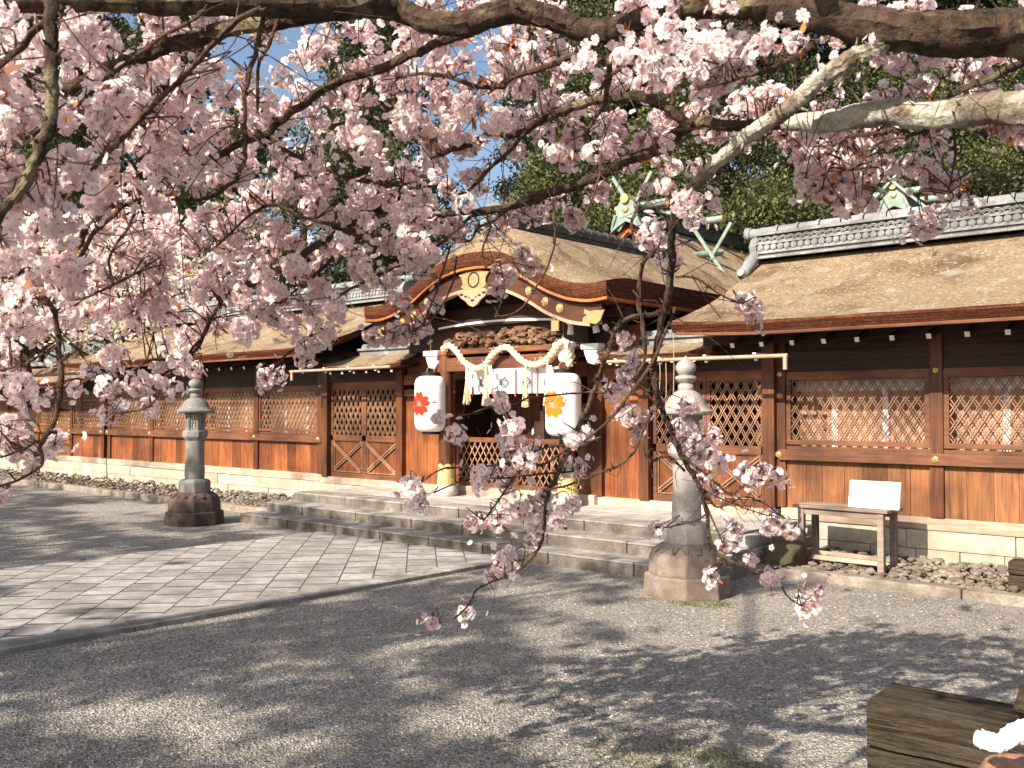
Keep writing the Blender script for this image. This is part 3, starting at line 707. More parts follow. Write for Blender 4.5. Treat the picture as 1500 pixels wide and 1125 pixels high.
for (a,b) in ((-11.42,-10.475),(-7.525,-6.935)):
    g=MB(); planks(g,a,b,10.36,.5,1.98,.22); g.build('plank_panel',M['plank'],gate)
    g=MB(); g.box(a,b,10.31,10.36,1.86,1.96); g.box(a,b,10.30,10.40,2.04,2.2); g.box(a,b,10.36,10.42,2.2,2.75); g.build('panel_rail',M['beam'],gate,bevel=.004)
# lintels over the opening
g=MB(); g.box(-10.25,-7.75,10.24,10.42,2.10,2.30); g.box(-10.4,-7.6,10.2,10.44,2.36,2.42); g.build('lintel',M['beam'],gate,bevel=.008)
g=MB(); g.box(-10.22,-7.68,9.86,10.0,2.20,2.40); g.box(-10.45,-7.45,9.83,10.05,2.44,2.52); g.build('tie_beam',M['beam'],gate,bevel=.012)
g=MB(); g.box(-10.5,-7.45,9.9,10.0,2.52,3.1); g.box(-11.0,-7.0,10.05,10.15,2.52,3.3); g.box(-11.2,-6.8,9.80,10.0,2.83,2.93); g.build('gable_wall',M['darkwood'],gate)
# carved frieze: leafy relief swelling towards the middle
g=MB()
def blob2(cx,cz,rx,rz,y,n=14,seed=0):
    R=random.Random(seed); P=[]
    for k in range(n):
        a=2*PI*k/n; rr=1+.28*math.sin(3*a+seed)+R.uniform(-.12,.12); P.append((cx+rx*rr*math.cos(a),cz+rz*rr*math.sin(a)))
    m=[(x,y,z) for x,z in P]; m2=[(cx+(x-cx)*.55,y-.055,cz+(z-cz)*.55) for x,z in P]; m3=[(cx+(x-cx)*.5,y-.03,cz+(z-cz)*.5) for x,z in P]
    g.add(m+m2,[(i,(i+1)%n,(i+1)%n+n,i+n) for i in range(n)]+[tuple(range(n,2*n))])
for k in range(74):
    x=random.uniform(-10.0,-7.9); hmax=.20*(1-((x+8.95)/1.25)**4)+.04; blob2(x,2.54+random.uniform(0,hmax),random.uniform(.035,.10),random.uniform(.025,.06),9.90-random.uniform(0,.05),12,k)
for x in (-9.55,-8.35):
    for k in range(9): blob2(x+random.uniform(-.18,.18),2.60+random.uniform(-.03,.12),.07,.05,9.84,12,100+k)
g.build('carved_frieze',M['carve'],gate)
g=MB(); Q=[(-1.1+2.2*i/16) for i in range(17)]; g.grid([[(GX+u,9.79,2.815+.05*(1-(u/1.1)**2)) for u in Q],[(GX+u,9.79,2.845+.05*(1-(u/1.1)**2)) for u in Q],[(GX+u,9.82,2.85+.05*(1-(u/1.1)**2)) for u in Q]]); g.build('beam_highlight',M['white'],gate)  # white strip that paints in the highlight along the curved beam
# white painted beam noses and brackets
def nose(x0,x1,y0,y1,z,sg=1):
    g=MB(); g.box(x0,x1,y0,y1,z,z+.075)
    g.prismY([(x0+.02,z),(x1-.03,z),(x1-.05,z-.06),(x1-.02,z-.11),(x1-.09,z-.2),(x0+.09,z-.17),(x0+.05,z-.08)],y0+.03,y1-.03)
    g.build('beam_nose',M['white'],gate,bevel=.012)
nose(-10.42,-10.12,9.78,9.9,2.44); nose(-7.93,-7.60,9.76,9.9,2.45); nose(-7.50,-7.22,9.8,9.95,2.42)
for x,s in ((-10.52,-1),(-7.62,-1),(-7.2,1)):
    g=MB(); g.tube([(x,9.75,2.62),(x-.02*s,9.73,2.74),(x+.05*s,9.70,2.84),(x+.10*s,9.68,2.90)],[.045,.035,.03,.022],8); g.tube([(x-.02*s,9.73,2.74),(x-.08*s,9.72,2.86)],[.03,.018],8); g.build('elephant_nose',M['white'],gate,smooth=True)
# half height lattice doors in the opening
g=MB(); g.box(-10.24,-7.76,10.30,10.36,1.17,1.24); g.box(-10.24,-7.76,10.31,10.35,.52,.58)
for x in (-10.22,-9.02,-7.80): g.box(x-.03,x+.03,10.305,10.355,.58,1.17)
ld=g.build('low_lattice_door',M['beam'],gate,bevel=.003)
g=MB(); lattice(g,-10.19,-9.05,.58,1.17,10.32,.115,math.radians(58),.016,.012); lattice(g,-8.99,-7.83,.58,1.17,10.32,.115,math.radians(58),.016,.012); g.build('lattice',M['lattice'],ld)
# inner room: floor, back wall, open panels, standing frames
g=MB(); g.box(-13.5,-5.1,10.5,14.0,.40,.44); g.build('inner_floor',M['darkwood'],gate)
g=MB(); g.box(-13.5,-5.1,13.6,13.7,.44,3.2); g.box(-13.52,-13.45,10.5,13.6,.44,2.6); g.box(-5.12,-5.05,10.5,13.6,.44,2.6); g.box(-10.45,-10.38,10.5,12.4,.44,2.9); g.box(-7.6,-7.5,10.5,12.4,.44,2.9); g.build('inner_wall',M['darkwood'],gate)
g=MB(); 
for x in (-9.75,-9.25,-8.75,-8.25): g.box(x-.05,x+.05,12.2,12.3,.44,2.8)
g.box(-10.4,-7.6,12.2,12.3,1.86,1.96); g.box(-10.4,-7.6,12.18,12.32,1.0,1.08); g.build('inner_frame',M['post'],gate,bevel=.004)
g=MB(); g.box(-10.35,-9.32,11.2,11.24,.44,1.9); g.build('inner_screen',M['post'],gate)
# side doors with lattice above and crossed braces below
def side_door(xa,xb):
    n=2; w=(xb-xa)/n
    for k in range(n):
        a=xa+k*w; b=a+w; f=MB()
        for (p0,p1,q0,q1) in ((a,b,.50,.58),(a,b,1.12,1.22),(a,b,2.0,2.12),(a,a+.055,.58,2.0),(b-.055,b,.58,2.0)): f.box(p0+.002,p1-.002,10.36,10.41,q0,q1)
        d=f.build('side_door',M['beam'],gate,bevel=.003)
        g=MB(); g.box(a+.055,b-.055,10.395,10.405,.58,1.12); g.build('door_panel',M['plank'],d)
        g=MB(); x0,x1,z0,z1=a+.07,b-.07,.62,1.09
        for o in (-.022,.022):
            g.bar((x0,10.376-.003*(o>0),z0+o),(x1,10.376-.003*(o>0),z1+o),.02,.022); g.bar((x0,10.355-.003*(o>0),z1+o),(x1,10.355-.003*(o>0),z0+o),.02,.022)
        for z in (z0-.03,z1+.02): g.box(a+.057,b-.057,10.372,10.392,z,z+.016)
        g.box(x0-.008,x0+.008,10.37,10.39,z0-.012,z1+.018); g.box(x1-.008,x1+.008,10.37,10.39,z0-.012,z1+.018)
        g.build('cross_brace',M['lattice'],d,bevel=.002)
        g=MB(); lattice(g,a+.055,b-.055,1.22,2.0,10.375,.122,math.radians(59),.0105,.010,True); g.build('lattice',M['lattice'],d)
side_door(-13.335,-11.585); side_door(-6.77,-5.225)
for (a,b) in ((-13.4,-11.4),(-6.95,-5.1)):
    g=MB(); g.box(a,b,10.30,10.42,2.12,2.28); g.box(a,b,10.33,10.43,2.28,2.62); g.build('door_head',M['darkwood'],gate,bevel=.004)
# far lattice seen through the side doors
g=MB(); lattice(g,-13.3,-11.4,.9,2.2,13.0,.2,math.radians(60),.03,.02); g.build('inner_lattice',M['lattice'],gate); g=MB(); lattice(g,-6.9,-5.2,.9,2.2,13.0,.2,math.radians(60),.03,.02); g.build('inner_lattice',M['lattice'],gate)
# small lean-to roofs over the side doors
def leanto(x0,x1,c0,c1,zt,zc,z_off=0):
    g=MB(); n=24; P=[]
    for k in range(7):
        s=k/6; y=9.72+(10.32-9.72)*s; xa=x0+(c0-x0)*s; xb=x1+(c1-x1)*s
        P.append([(xa+(xb-xa)*j/n,y,zt+(zc-zt)*s-.02*math.sin(PI*s)+.05*abs(2*j/n-1)**4*(1-s)) for j in range(n+1)])
    g.grid(P); o=g.build('side_roof',M['thatch'],gate,smooth=True)
    g=MB(); Q=[P[0],[(p[0],p[1]+.02,p[2]-.055) for p in P[0]],[(p[0],p[1]+.2,p[2]-.055) for p in P[0]]]; g.grid(Q[::-1])
    for e in (0,-1): 
        A=[r[e] for r in P]; B=[(p[0],p[1],p[2]-.06) for p in A]; g.grid([A,B] if e==0 else [B,A])
    g.build('bark_edge',M['edge'],o)
    g=MB(); g.box(c0,c1,10.24,10.5,zc-.05,zc+.04); g.box(c0-.02,c1+.02,10.20,10.54,zc+.04,zc+.075); x=c0
    while x<c1: g.tube([(x,10.36,zc+.09),(min(x+.2,c1),10.36,zc+.09)],.07,10); x+=.205
    g.build('ridge_cap',M['tile'],o,smooth=True)
    g=MB(); k=x0+.12
    while k<x1: g.bar((k,9.80,zt-.085),(k,10.4,zt+.05),.04,.04); k+=.3
    ra=g.build('rafter',M['darkwood'],o)
    g=MB(); k=x0+.12
    while k<x1: g.bar((k,9.79,zt-.087),(k,9.799,zt-.085),.042,.042); k+=.3
    g.build('rafter_tip',M['white'],ra)
leanto(-12.75,-10.85,-12.45,-11.0,2.33,2.58); leanto(-7.15,-5.55,-6.85,-5.75,2.32,2.50)
def gutter(x0,x1,stub,z):
    g=MB(); g.tube([(x0,9.66,z),(x1,9.66,z-.01)],.023,10); g.tube([(stub,9.66,z),(stub,9.66,z-.16)],.025,10)
    o=g.build('gutter_pipe',M['pipe'],gate,smooth=True)
    g=MB(); x=min(x0,x1)+.3
    while x<max(x0,x1): g.box(x-.02,x+.02,9.65,9.9,z+.02,z+.035); g.tube([(x,9.70,z-.05),(x,9.70,z-.02)],.022,8); x+=.62
    g.build('gutter_hook',M['white'],o)
gutter(-11.0,-13.55,-13.5,2.30); gutter(-7.15,-4.60,-4.63,2.24)
#==================================================================== HANGINGS ON THE GATE
# straw rope
P6=[(648,512),(658,506),(670,516),(680,530),(696,539),(710,535),(720,521),(732,511),(744,509),(754,518),(766,529),(780,534),(794,531),(806,521),(816,507),(826,500),(832,508),(834,536)]
base=[onY(x,y,9.74) for x,y in P6]
def cr(P,n):
    P=[np.array(p,dtype=float) for p in P]; out=[]
    for i in range(len(P)-1):
        p0=P[max(i-1,0)];p1=P[i];p2=P[i+1];p3=P[min(i+2,len(P)-1)]
        for k in range(n):
            t=k/n; out.append(.5*((2*p1)+(-p0+p2)*t+(2*p0-5*p1+4*p2-p3)*t*t+(-p0+3*p1-3*p2+p3)*t**3))
    out.append(P[-1]); return out
cl=cr(base,14); L=0; ln=[0]
for a,b in zip(cl[:-1],cl[1:]): L+=np.linalg.norm(b-a); ln.append(L)
rope=empty('straw_rope',(GX,9.74,2.4),'twisted golden straw rope looped in waves across the gate front with straw tassels','straw rope')
g=MB()
for s in range(3):
    P=[];R=[]
    for i,p in enumerate(cl):
        t=cl[min(i+1,len(cl)-1)]-cl[max(i-1,0)]; t/=np.linalg.norm(t); n1=np.cross(t,[0,1,0]); n1/=np.linalg.norm(n1); n2=np.cross(t,n1)
        a=ln[i]*28+s*2*PI/3; rr=.0215*(1 if i<len(cl)-12 else 1.2); P.append(p+n1*math.cos(a)*rr+n2*math.sin(a)*rr); R.append(.024)
    g.tube(P,R,8)
for k in range(160):
    i=random.randrange(4,len(cl)-2); p=cl[i]; d=RNG.normal(0,1,3); d/=np.linalg.norm(d); g.tube([p+d*.05,p+d*(.05+random.uniform(.02,.06))],.0022,3)
rb=g.build('rope',M['straw'],rope,smooth=True)
def tassel(px,ytop,ybot,wbot):
    top=onY(px,ytop,9.72); bot=onY(px,ybot,9.72); x=top[0]; zt,zb=top[2],bot[2]; g=MB()
    for k in range(80):
        a=random.uniform(0,2*PI); r0=random.uniform(0,.018); r1=r0/.018*wbot; z=zb+random.uniform(-.03,.03)
        g.tube([(x+r0*math.cos(a),9.72+r0*math.sin(a),zt),(x+.8*r0*math.cos(a),9.72+.8*r0*math.sin(a),(zt+zb)*.5+.05),(x+r1*math.cos(a),9.72+r1*math.sin(a),z)],[.004,.004,.0035],4)
    g.tube([(x,9.72,(zt+zb)/2+.05),(x,9.72,(zt+zb)/2+.08)],.024,8); g.build('tassel',M['straw'],rope)
for px,yt,yb in ((684,530,590),(712,536,592),(770,532,594),(802,528,592)): tassel(px,yt,yb,.062)
def shide(px,ytop,ybot):
    top=onY(px,ytop,9.70); bot=onY(px,ybot,9.70); g=MB(); x=top[0]; z=top[2]; h=(top[2]-bot[2])/4; w=.055
    for k in range(4):
        xx=x+(.028 if k%2 else -.028); g.add([(xx-w/2-.01,9.70+.012*k,z-.0),(xx+w/2,9.70+.012*k,z+.01),(xx+w/2+.01,9.712+.012*k,z-h*1.05),(xx-w/2,9.712+.012*k,z-h*1.05-.01)],[(0,1,2,3)]); z-=h
    g.build('paper_streamer',M['cloth'],rope)
for px in (692,720,808): shide(px,536,575)
# curtain with chrysanthemum crests
CY=9.86; cxl=onY(683,545,CY)[0]; cxr=-7.90
cu=empty('crested_curtain',((cxl+cxr)/2,CY,2.2),'short white curtain with black petalled crests and red ribbons in the gate opening','curtain')
Q=[]
for k in range(9):
    z=2.215-.345*k/8; Q.append([(cxl+(cxr-cxl)*j/80,CY-.015+.010*math.sin(j*.55)*(k/8)+.006*math.sin(j*1.7+k*.3)*(k/8),z) for j in range(81)])
g=MB(); g.grid(Q); g.build('cloth',M['cloth'],cu,smooth=True)
for px in (707,739,771,803):
    cx,_,cz=onY(px,560,CY-.03); g=MB()
    for q in range(16):
        a=2*PI*q/16; r0,r1=.022,.086; w0,w1=.0025,.0078
        dx,dz=math.cos(a),math.sin(a); px_,pz=-dz,dx
        pts=[(r0,-w0),(r1-.012,-w1),(r1,-w1*.4),(r1,w1*.4),(r1-.012,w1),(r0,w0)]
        g.add([(cx+dx*r+px_*q2,CY-.032,cz+dz*r+pz*q2) for r,q2 in pts],[tuple(range(6))])
    g.build('crest',M['ink'],cu)
for px in (692,723,755,787,819):
    xx=onY(px,560,CY-.04)[0]; g=MB(); g.box(xx-.011,xx+.011,CY-.045,CY-.040,1.83,2.20); g.build('ribbon',M['ribbon'],cu)
# paper lanterns
def paper_lantern(px,z0,z1,x,label,mname,colname):
    r=empty('paper_lantern',(x,9.75,(z0+z1)/2),label,'paper lantern','white paper lanterns hung before the gate pillars')
    n=48; R0=.232; h=z1-z0; prof=[]; m=66
    for i in range(m+1):
        s=i/m; e=min(s,1-s)*h; c=.13; rr=R0 if e>c else R0-.105+.105*math.sqrt(max(0,1-((c-e)/c)**2)); prof.append((rr+.0032*math.sin(i*PI*.999),z0+s*h)) 
    prof=[(rr+(.0009 if i%2 else -.0006),z) for i,(rr,z) in enumerate(prof)]
    g=MB(); g.lathe(prof,(x,9.75,0),n,cap=False); g.build('paper_shade',M['paper'],r,smooth=True)
    g=MB(); g.lathe([(.128,z1-.012),(.13,z1+.055),(.115,z1+.055),(.115,z1-.01)],(x,9.75,0),28,cap=False); g.build('rim',M['black'],r,smooth=True); g=MB(); g.lathe([(.128,z0+.012),(.125,z0-.04),(.05,z0-.045)],(x,9.75,0),28); g.build('rim',M['black'],r,smooth=True)
    g=MB(); g.tube([(x+.08*math.cos(a),9.75,z1+.05+.10*math.sin(a)) for a in [PI*k/10 for k in range(11)]],.005,6)
    g.tube([(x+.03*math.cos(a),9.75,z1+.18+.035*math.sin(a)) for a in [2*PI*k/10 for k in range(11)]],.005,6)
    g.tube([(x,9.75,z1+.21),(x,9.75,2.78)],.003,5); g.build('hanger',M['cord'],r,smooth=True)
    g=MB(); cell=.007; zc=(z0+z1)/2+.0
    R=.178
    def inside(u,v):
        rr=math.hypot(u,v)/R
        if rr>1.0 or rr<.04: return False
        a=(math.atan2(v,u)-PI/2)%(2*PI/5); a=min(a,2*PI/5-a)   # 0 at petal axis
        if a>PI/5-.012/max(rr,.06)*.9: return False
        lim=.93-.0*a; lim=1.0-.16*max(0,(.13-a)/.13)-1.25*max(0,a-.30)**1.3
        if rr>lim: return False
        if rr<.30 and (a<.07 or abs(a-.33)<.06): return False
        return True
    k=int(R/cell)+1
    for i in range(-k,k):
        for j in range(-k,k):
            if inside((i+.5)*cell,(j+.5)*cell):
                V=[]
                for du,dv in ((0,0),(1,0),(1,1),(0,1)):
                    u=(i+du)*cell; v=(j+dv)*cell; a=-PI/2+u/R0; V.append((x+(R0+.0055)*math.cos(a),9.75+(R0+.0055)*math.sin(a),zc+v))
                g.add(V,[(0,1,2,3)])
    g.build('blossom_emblem',M[mname],r)
paper_lantern(631,1.33,2.14,-10.22,'white paper lantern with a red five petalled flower, left of the gate opening','red','red')
paper_lantern(827,1.31,2.12,-7.74,'white paper lantern with an orange five petalled flower, right of the gate opening','orange','orange')
# offering stand glimpsed inside the gate
st=empty('offering_stand',(-8.6,11.3,.44),'red brown wooden stand with a plank top seen inside the dark gate opening','wooden stand')
g=MB(); g.box(-9.15,-8.2,11.1,11.5,1.70,1.74); g.build('top',M['lattice'],st,bevel=.004)
g=MB(); 
for x in (-9.1,-8.55,-8.25): g.box(x-.04,x+.04,11.2,11.28,.44,1.70)
g.box(-9.1,-8.25,11.2,11.26,1.5,1.58); g.build('legs',M['lattice'],st,bevel=.004)
g=MB()
for k in range(3): g.box(-9.5+.12*k,-9.28+.0*k+.1,11.1,11.3,1.15+.16*k,1.31+.16*k)
tag(g.build('stepped_box',M['board'],bevel=.004),'pale stepped wooden box inside the gate opening beside the stand','box')
# cords hanging from the right gutter
hc=[(966,525,572),(975,525,597),(986,470,600)]
for i,(px,ya,yb) in enumerate(hc):
    a=onY(px,ya,9.68); b=onY(px,yb,9.68); g=MB(); g.tube([a,(a[0]+.01,a[1],(a[2]+b[2])/2),b],.005,5)
    tag(g.build('hanging_cord',M['cord']),['shortest thin cord hanging under the right gutter, nearest the gate','thin straight cord in the middle of the three under the right gutter','longest thin cord under the right gutter, nearest the near stone lantern'][i],'cord','thin cords hanging from the gutter')
#==================================================================== STONE LANTERNS
def stone_lantern():
    r=empty('stone_lantern',(0,0,0),'nearer pale stone lantern at the right end of the steps, behind blossom sprays','stone lantern','stone lanterns flanking the steps')
    rot=PI/8+.13
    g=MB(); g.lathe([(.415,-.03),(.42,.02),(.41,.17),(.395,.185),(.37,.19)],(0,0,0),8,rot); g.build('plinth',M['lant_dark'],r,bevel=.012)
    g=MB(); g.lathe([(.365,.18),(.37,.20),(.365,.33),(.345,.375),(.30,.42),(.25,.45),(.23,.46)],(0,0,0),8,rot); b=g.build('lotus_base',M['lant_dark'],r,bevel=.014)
    g=MB()
    for k in range(8):
        for s in (-.5,.5):
            a=rot+2*PI*(k+.5+s*.5)/8; pts=[]
            for q in range(9):
                u=-1+q/4; rr=.330-.085*(1-u*u)-.0; aa=a+u*.17; pts.append((rr*math.cos(aa),rr*math.sin(aa),.392+.05*(1-u*u)))
            g.tube(pts,.010,6)
    g.build('petal_carving',M['lant_dark'],b,smooth=True)
    g=MB(); g.lathe([(.215,.44),(.225,.47),(.225,.60),(.20,.635),(.15,.65)],(0,0,0),8,rot); g.build('collar',M['lant'],r,bevel=.012)
    g=MB(); g.lathe([(.128,.64),(.140,.67),(.142,.78),(.132,.9),(.128,1.0),(.132,1.12),(.126,1.2)],(0,0,0),32); g.build('shaft',M['lant'],r,smooth=True)
    g=MB(); g.lathe([(.12,1.19),(.15,1.22),(.182,1.26),(.187,1.29),(.187,1.335),(.17,1.35),(.13,1.355)],(0,0,0),6,.3); g.build('middle_platform',M['lant'],r,bevel=.01)
    g=MB(); g.lathe([(.105,1.35),(.105,1.60)],(0,0,0),6,.3); fb=g.build('fire_box',M['cloth'],r)
    g=MB()
    for k in range(6):
        a=.3+2*PI*k/6; g.tube([(.122*math.cos(a),.122*math.sin(a),1.35),(.122*math.cos(a),.122*math.sin(a),1.60)],.019,6)
        a2=.3+2*PI*(k+1)/6; A=Vector((.116*math.cos(a),.116*math.sin(a),0)); B=Vector((.116*math.cos(a2),.116*math.sin(a2),0))
        for z,w in ((1.365,.03),(1.585,.03),(1.475,.012)): g.bar(A+Vector((0,0,z)),B+Vector((0,0,z)),.02,w)
        for s in (.33,.66): c=A.lerp(B,s); g.bar(c+Vector((0,0,1.36)),c+Vector((0,0,1.59)),.012,.012)
    g.build('window_bars',M['lant'],fb)
    g=MB(); n=30; prof=[(.10,1.595),(.20,1.60),(.252,1.615),(.262,1.635),(.25,1.65),(.215,1.665),(.195,1.70),(.170,1.75),(.12,1.80),(.075,1.825),(.06,1.83)]
    g.lathe(prof,(0,0,0),n,.3); g.build('roof_cap',M['lant'],r,smooth=True,label='shallow bell shaped stone cap')
    g=MB(); g.lathe([(.07,1.82),(.078,1.84),(.075,1.87),(.06,1.885),(.085,1.905),(.105,1.93),(.095,1.95),(.06,1.96),(.075,1.975),(.098,2.01),(.098,2.04),(.078,2.075),(.04,2.095),(.015,2.125),(.004,2.135)],(0,0,0),28); g.build('jewel_finial',M['lant'],r,smooth=True)
    return r
sl1=stone_lantern(); sl1.location=(-4.56,7.52,0); sl1.scale=(.93,.93,1)
sl2=copy_tree(sl1); sl2.location=(-12.72,7.42,0); sl2.scale=(1,1,1); sl2.rotation_euler=(0,0,.5)
for ch in [o for o in bpy.data.objects if o.parent==sl2 or (o.parent and o.parent.parent==sl2)]:
    if ch.data.materials and ch.data.materials[0] in (M['lant_dark'],M['lant']):
        dark=ch.data.materials[0]==M['lant_dark']; ch.data=ch.data.copy(); ch.data.materials[0]=M['lant_black'] if dark else M['lant_grey']  # this lantern gets darker base and greyer stone colours
sl2['label']='far stone lantern with a lit white fire box pane, left of the steps'
sl2['label']='far stone lantern with a dark base, standing left of the steps'
#==================================================================== TABLE, BOARD, TIMBERS
tb=empty('wooden_table',(-3.98,9.74,0),'small weathered wooden table standing on river stones against the right hall','table'); tb.location.x=-4.0; tb.rotation_euler=(0,0,-.03)
def tbm(name,boxes,m_,bv=.004):
    g=MB(); 
    for b in boxes: g.box(b[0]-4.0,b[1]-4.0,b[2]+9.74,b[3]+9.74,b[4],b[5])
    return g.build(name,m_,tb,bevel=bv)
tbm('table_top',[(-.50,.50,-.21,-.075,.625,.655),(-.50,.50,-.07,.065,.626,.656),(-.50,.50,.07,.2,.625,.655)],M['weath_stand'])
for sx in (-.42,.42):
    for sy in (-.16,.15): tbm('leg',[(sx-.032,sx+.032,sy-.03,sy+.03,.02,.623)],M['weath_stand'])
tbm('apron',[(-.388,.388,-.18,-.15,.56,.623),(-.388,.388,.14,.17,.56,.623)],M['weath_stand'])
tbm('stretcher',[(-.388,.388,-.175,-.145,.10,.145),(-.388,.388,.14,.165,.10,.145)],M['pale'])
g=MB(); g.prismX([(-.055,.658),(-.005,.658),(.045,.93),(-.005,.93)],-.26,.26)
o=g.build('notice_board',M['board_white'],bevel=.012); o.location=(-3.68,9.66,0); o.rotation_euler=(0,0,-.04)
tag(o,'blank white panel leaning back on the small wooden table','panel')
# big squared timber bottom right
A=onZ(1272,1030,.42); B=onZ(1520,1088,.42); D2=onZ(1286,998,.42)
A=onZ(1269,1027,.42); ang=math.radians(2.5); Lw=.34
def timber(name,loc,ang,L,wd,z0,z1,label,seed=0,split=True):
    g=MB(); nx,ns=26,28; P=[]
    for i in range(nx+1):
        x=L*i/nx; row=[]
        per=[]
        m=7
        for q in range(m): per.append((0+wd*q/m,z0))
        for q in range(m): per.append((wd,z0+(z1-z0)*q/m))
        for q in range(m): per.append((wd-wd*q/m,z1))
        zc=z0+(z1-z0)*.56
        for zz in (z1,z1-.05,z1-.10,zc+.012,zc,zc-.010,zc-.07,(z0+zc)/2,z0+.05): per.append((0,zz))
        for (a,b) in per:
            nn=.014*mnoise.noise(Vector((x*1.5,a*7+seed,b*9)))+.006*mnoise.noise(Vector((x*4,a*30+seed,b*30)))
            dd=.04*(1 if (a==0 and abs(b-zc)<1e-6) else 0); row.append((x,a+nn+dd,b+nn-.02*(1 if b==z1 and a in(0,) else 0)))
        P.append(row)
    V=[p for r in P for p in r]; n=len(P[0])
    F=[(i*n+j,i*n+(j+1)%n,(i+1)*n+(j+1)%n,(i+1)*n+j) for i in range(nx) for j in range(n)]
    F=[f[::-1] for f in F]
    g.add(V,F+[tuple(range(n)),tuple(nx*n+k for k in range(n))[::-1]])
    o=g.build(name,M['weath'],smooth=True); o.location=loc; o.rotation_euler=(0,0,ang); return tag(o,label,'timber','old squared timbers lying on the ground')
timber('squared_timber',(A[0],A[1],0),ang,2.2,max(.16,Lw),-.02,.42,'large cracked dark squared timber in the bottom right corner, nearest the viewer')
a=onZ(1478,872,0.0); timber('squared_timber',(a[0],a[1]-.02,0),.05,1.3,.24,.02,.30,'short grey timber block lying on the kerb at the right edge',4)
g=MB(); a=onD(1502,1050,3.6); b=onD(1528,960,3.7); g.bar(a,b,.07,.08); tag(g.build('leaning_post',M['weath'],bevel=.008),'dark brown timber end leaning up behind the large squared timber','post')
# near post with white paper tied round it
c=onD(1500,1150,2.3); 
g=MB(); g.lathe([(.10,0),(.105,c[2]-.05),(.10,c[2]+.02),(.085,c[2]+.045),(.04,c[2]+.06)],(0,0,0),20); o=g.build('rounded_post',M['lattice'],smooth=True); o.location=(c[0],c[1],0)
tag(o,'tan rounded wooden post top in the very bottom right corner','post')
g=MB()
for (K,w,sd) in (([onD(1427,1087,2.25),onD(1440,1082,2.22),onD(1462,1086,2.2),onD(1480,1074,2.2),onD(1502,1064,2.2),onD(1530,1062,2.2)],.040,1),([onD(1436,1092,2.2),onD(1466,1092,2.18),onD(1490,1082,2.17),onD(1535,1078,2.18)],.030,2),([onD(1470,1080,2.22),onD(1488,1068,2.2),onD(1510,1056,2.2)],.022,3)):
    C_=cr(K,7); n=len(C_); Q=[]
    for q in range(13):
        a=2*PI*q/12; row=[]
        for i_,p in enumerate(C_):
            e=min(1,(i_+1.2)/5); f=1+.55*mnoise.noise(Vector((i_*.55,q*.9 if q<12 else 0,sd*5.1)))
            row.append(tuple(p+UP*math.sin(a)*w*.42*e*f+FW*math.cos(a)*w*.5*e*f))
        Q.append(row)
    g.grid(Q[:12]+[Q[0]])
tag(g.build('folded_paper',M['cloth']),'crumpled white paper tied over the tan rounded post','paper')
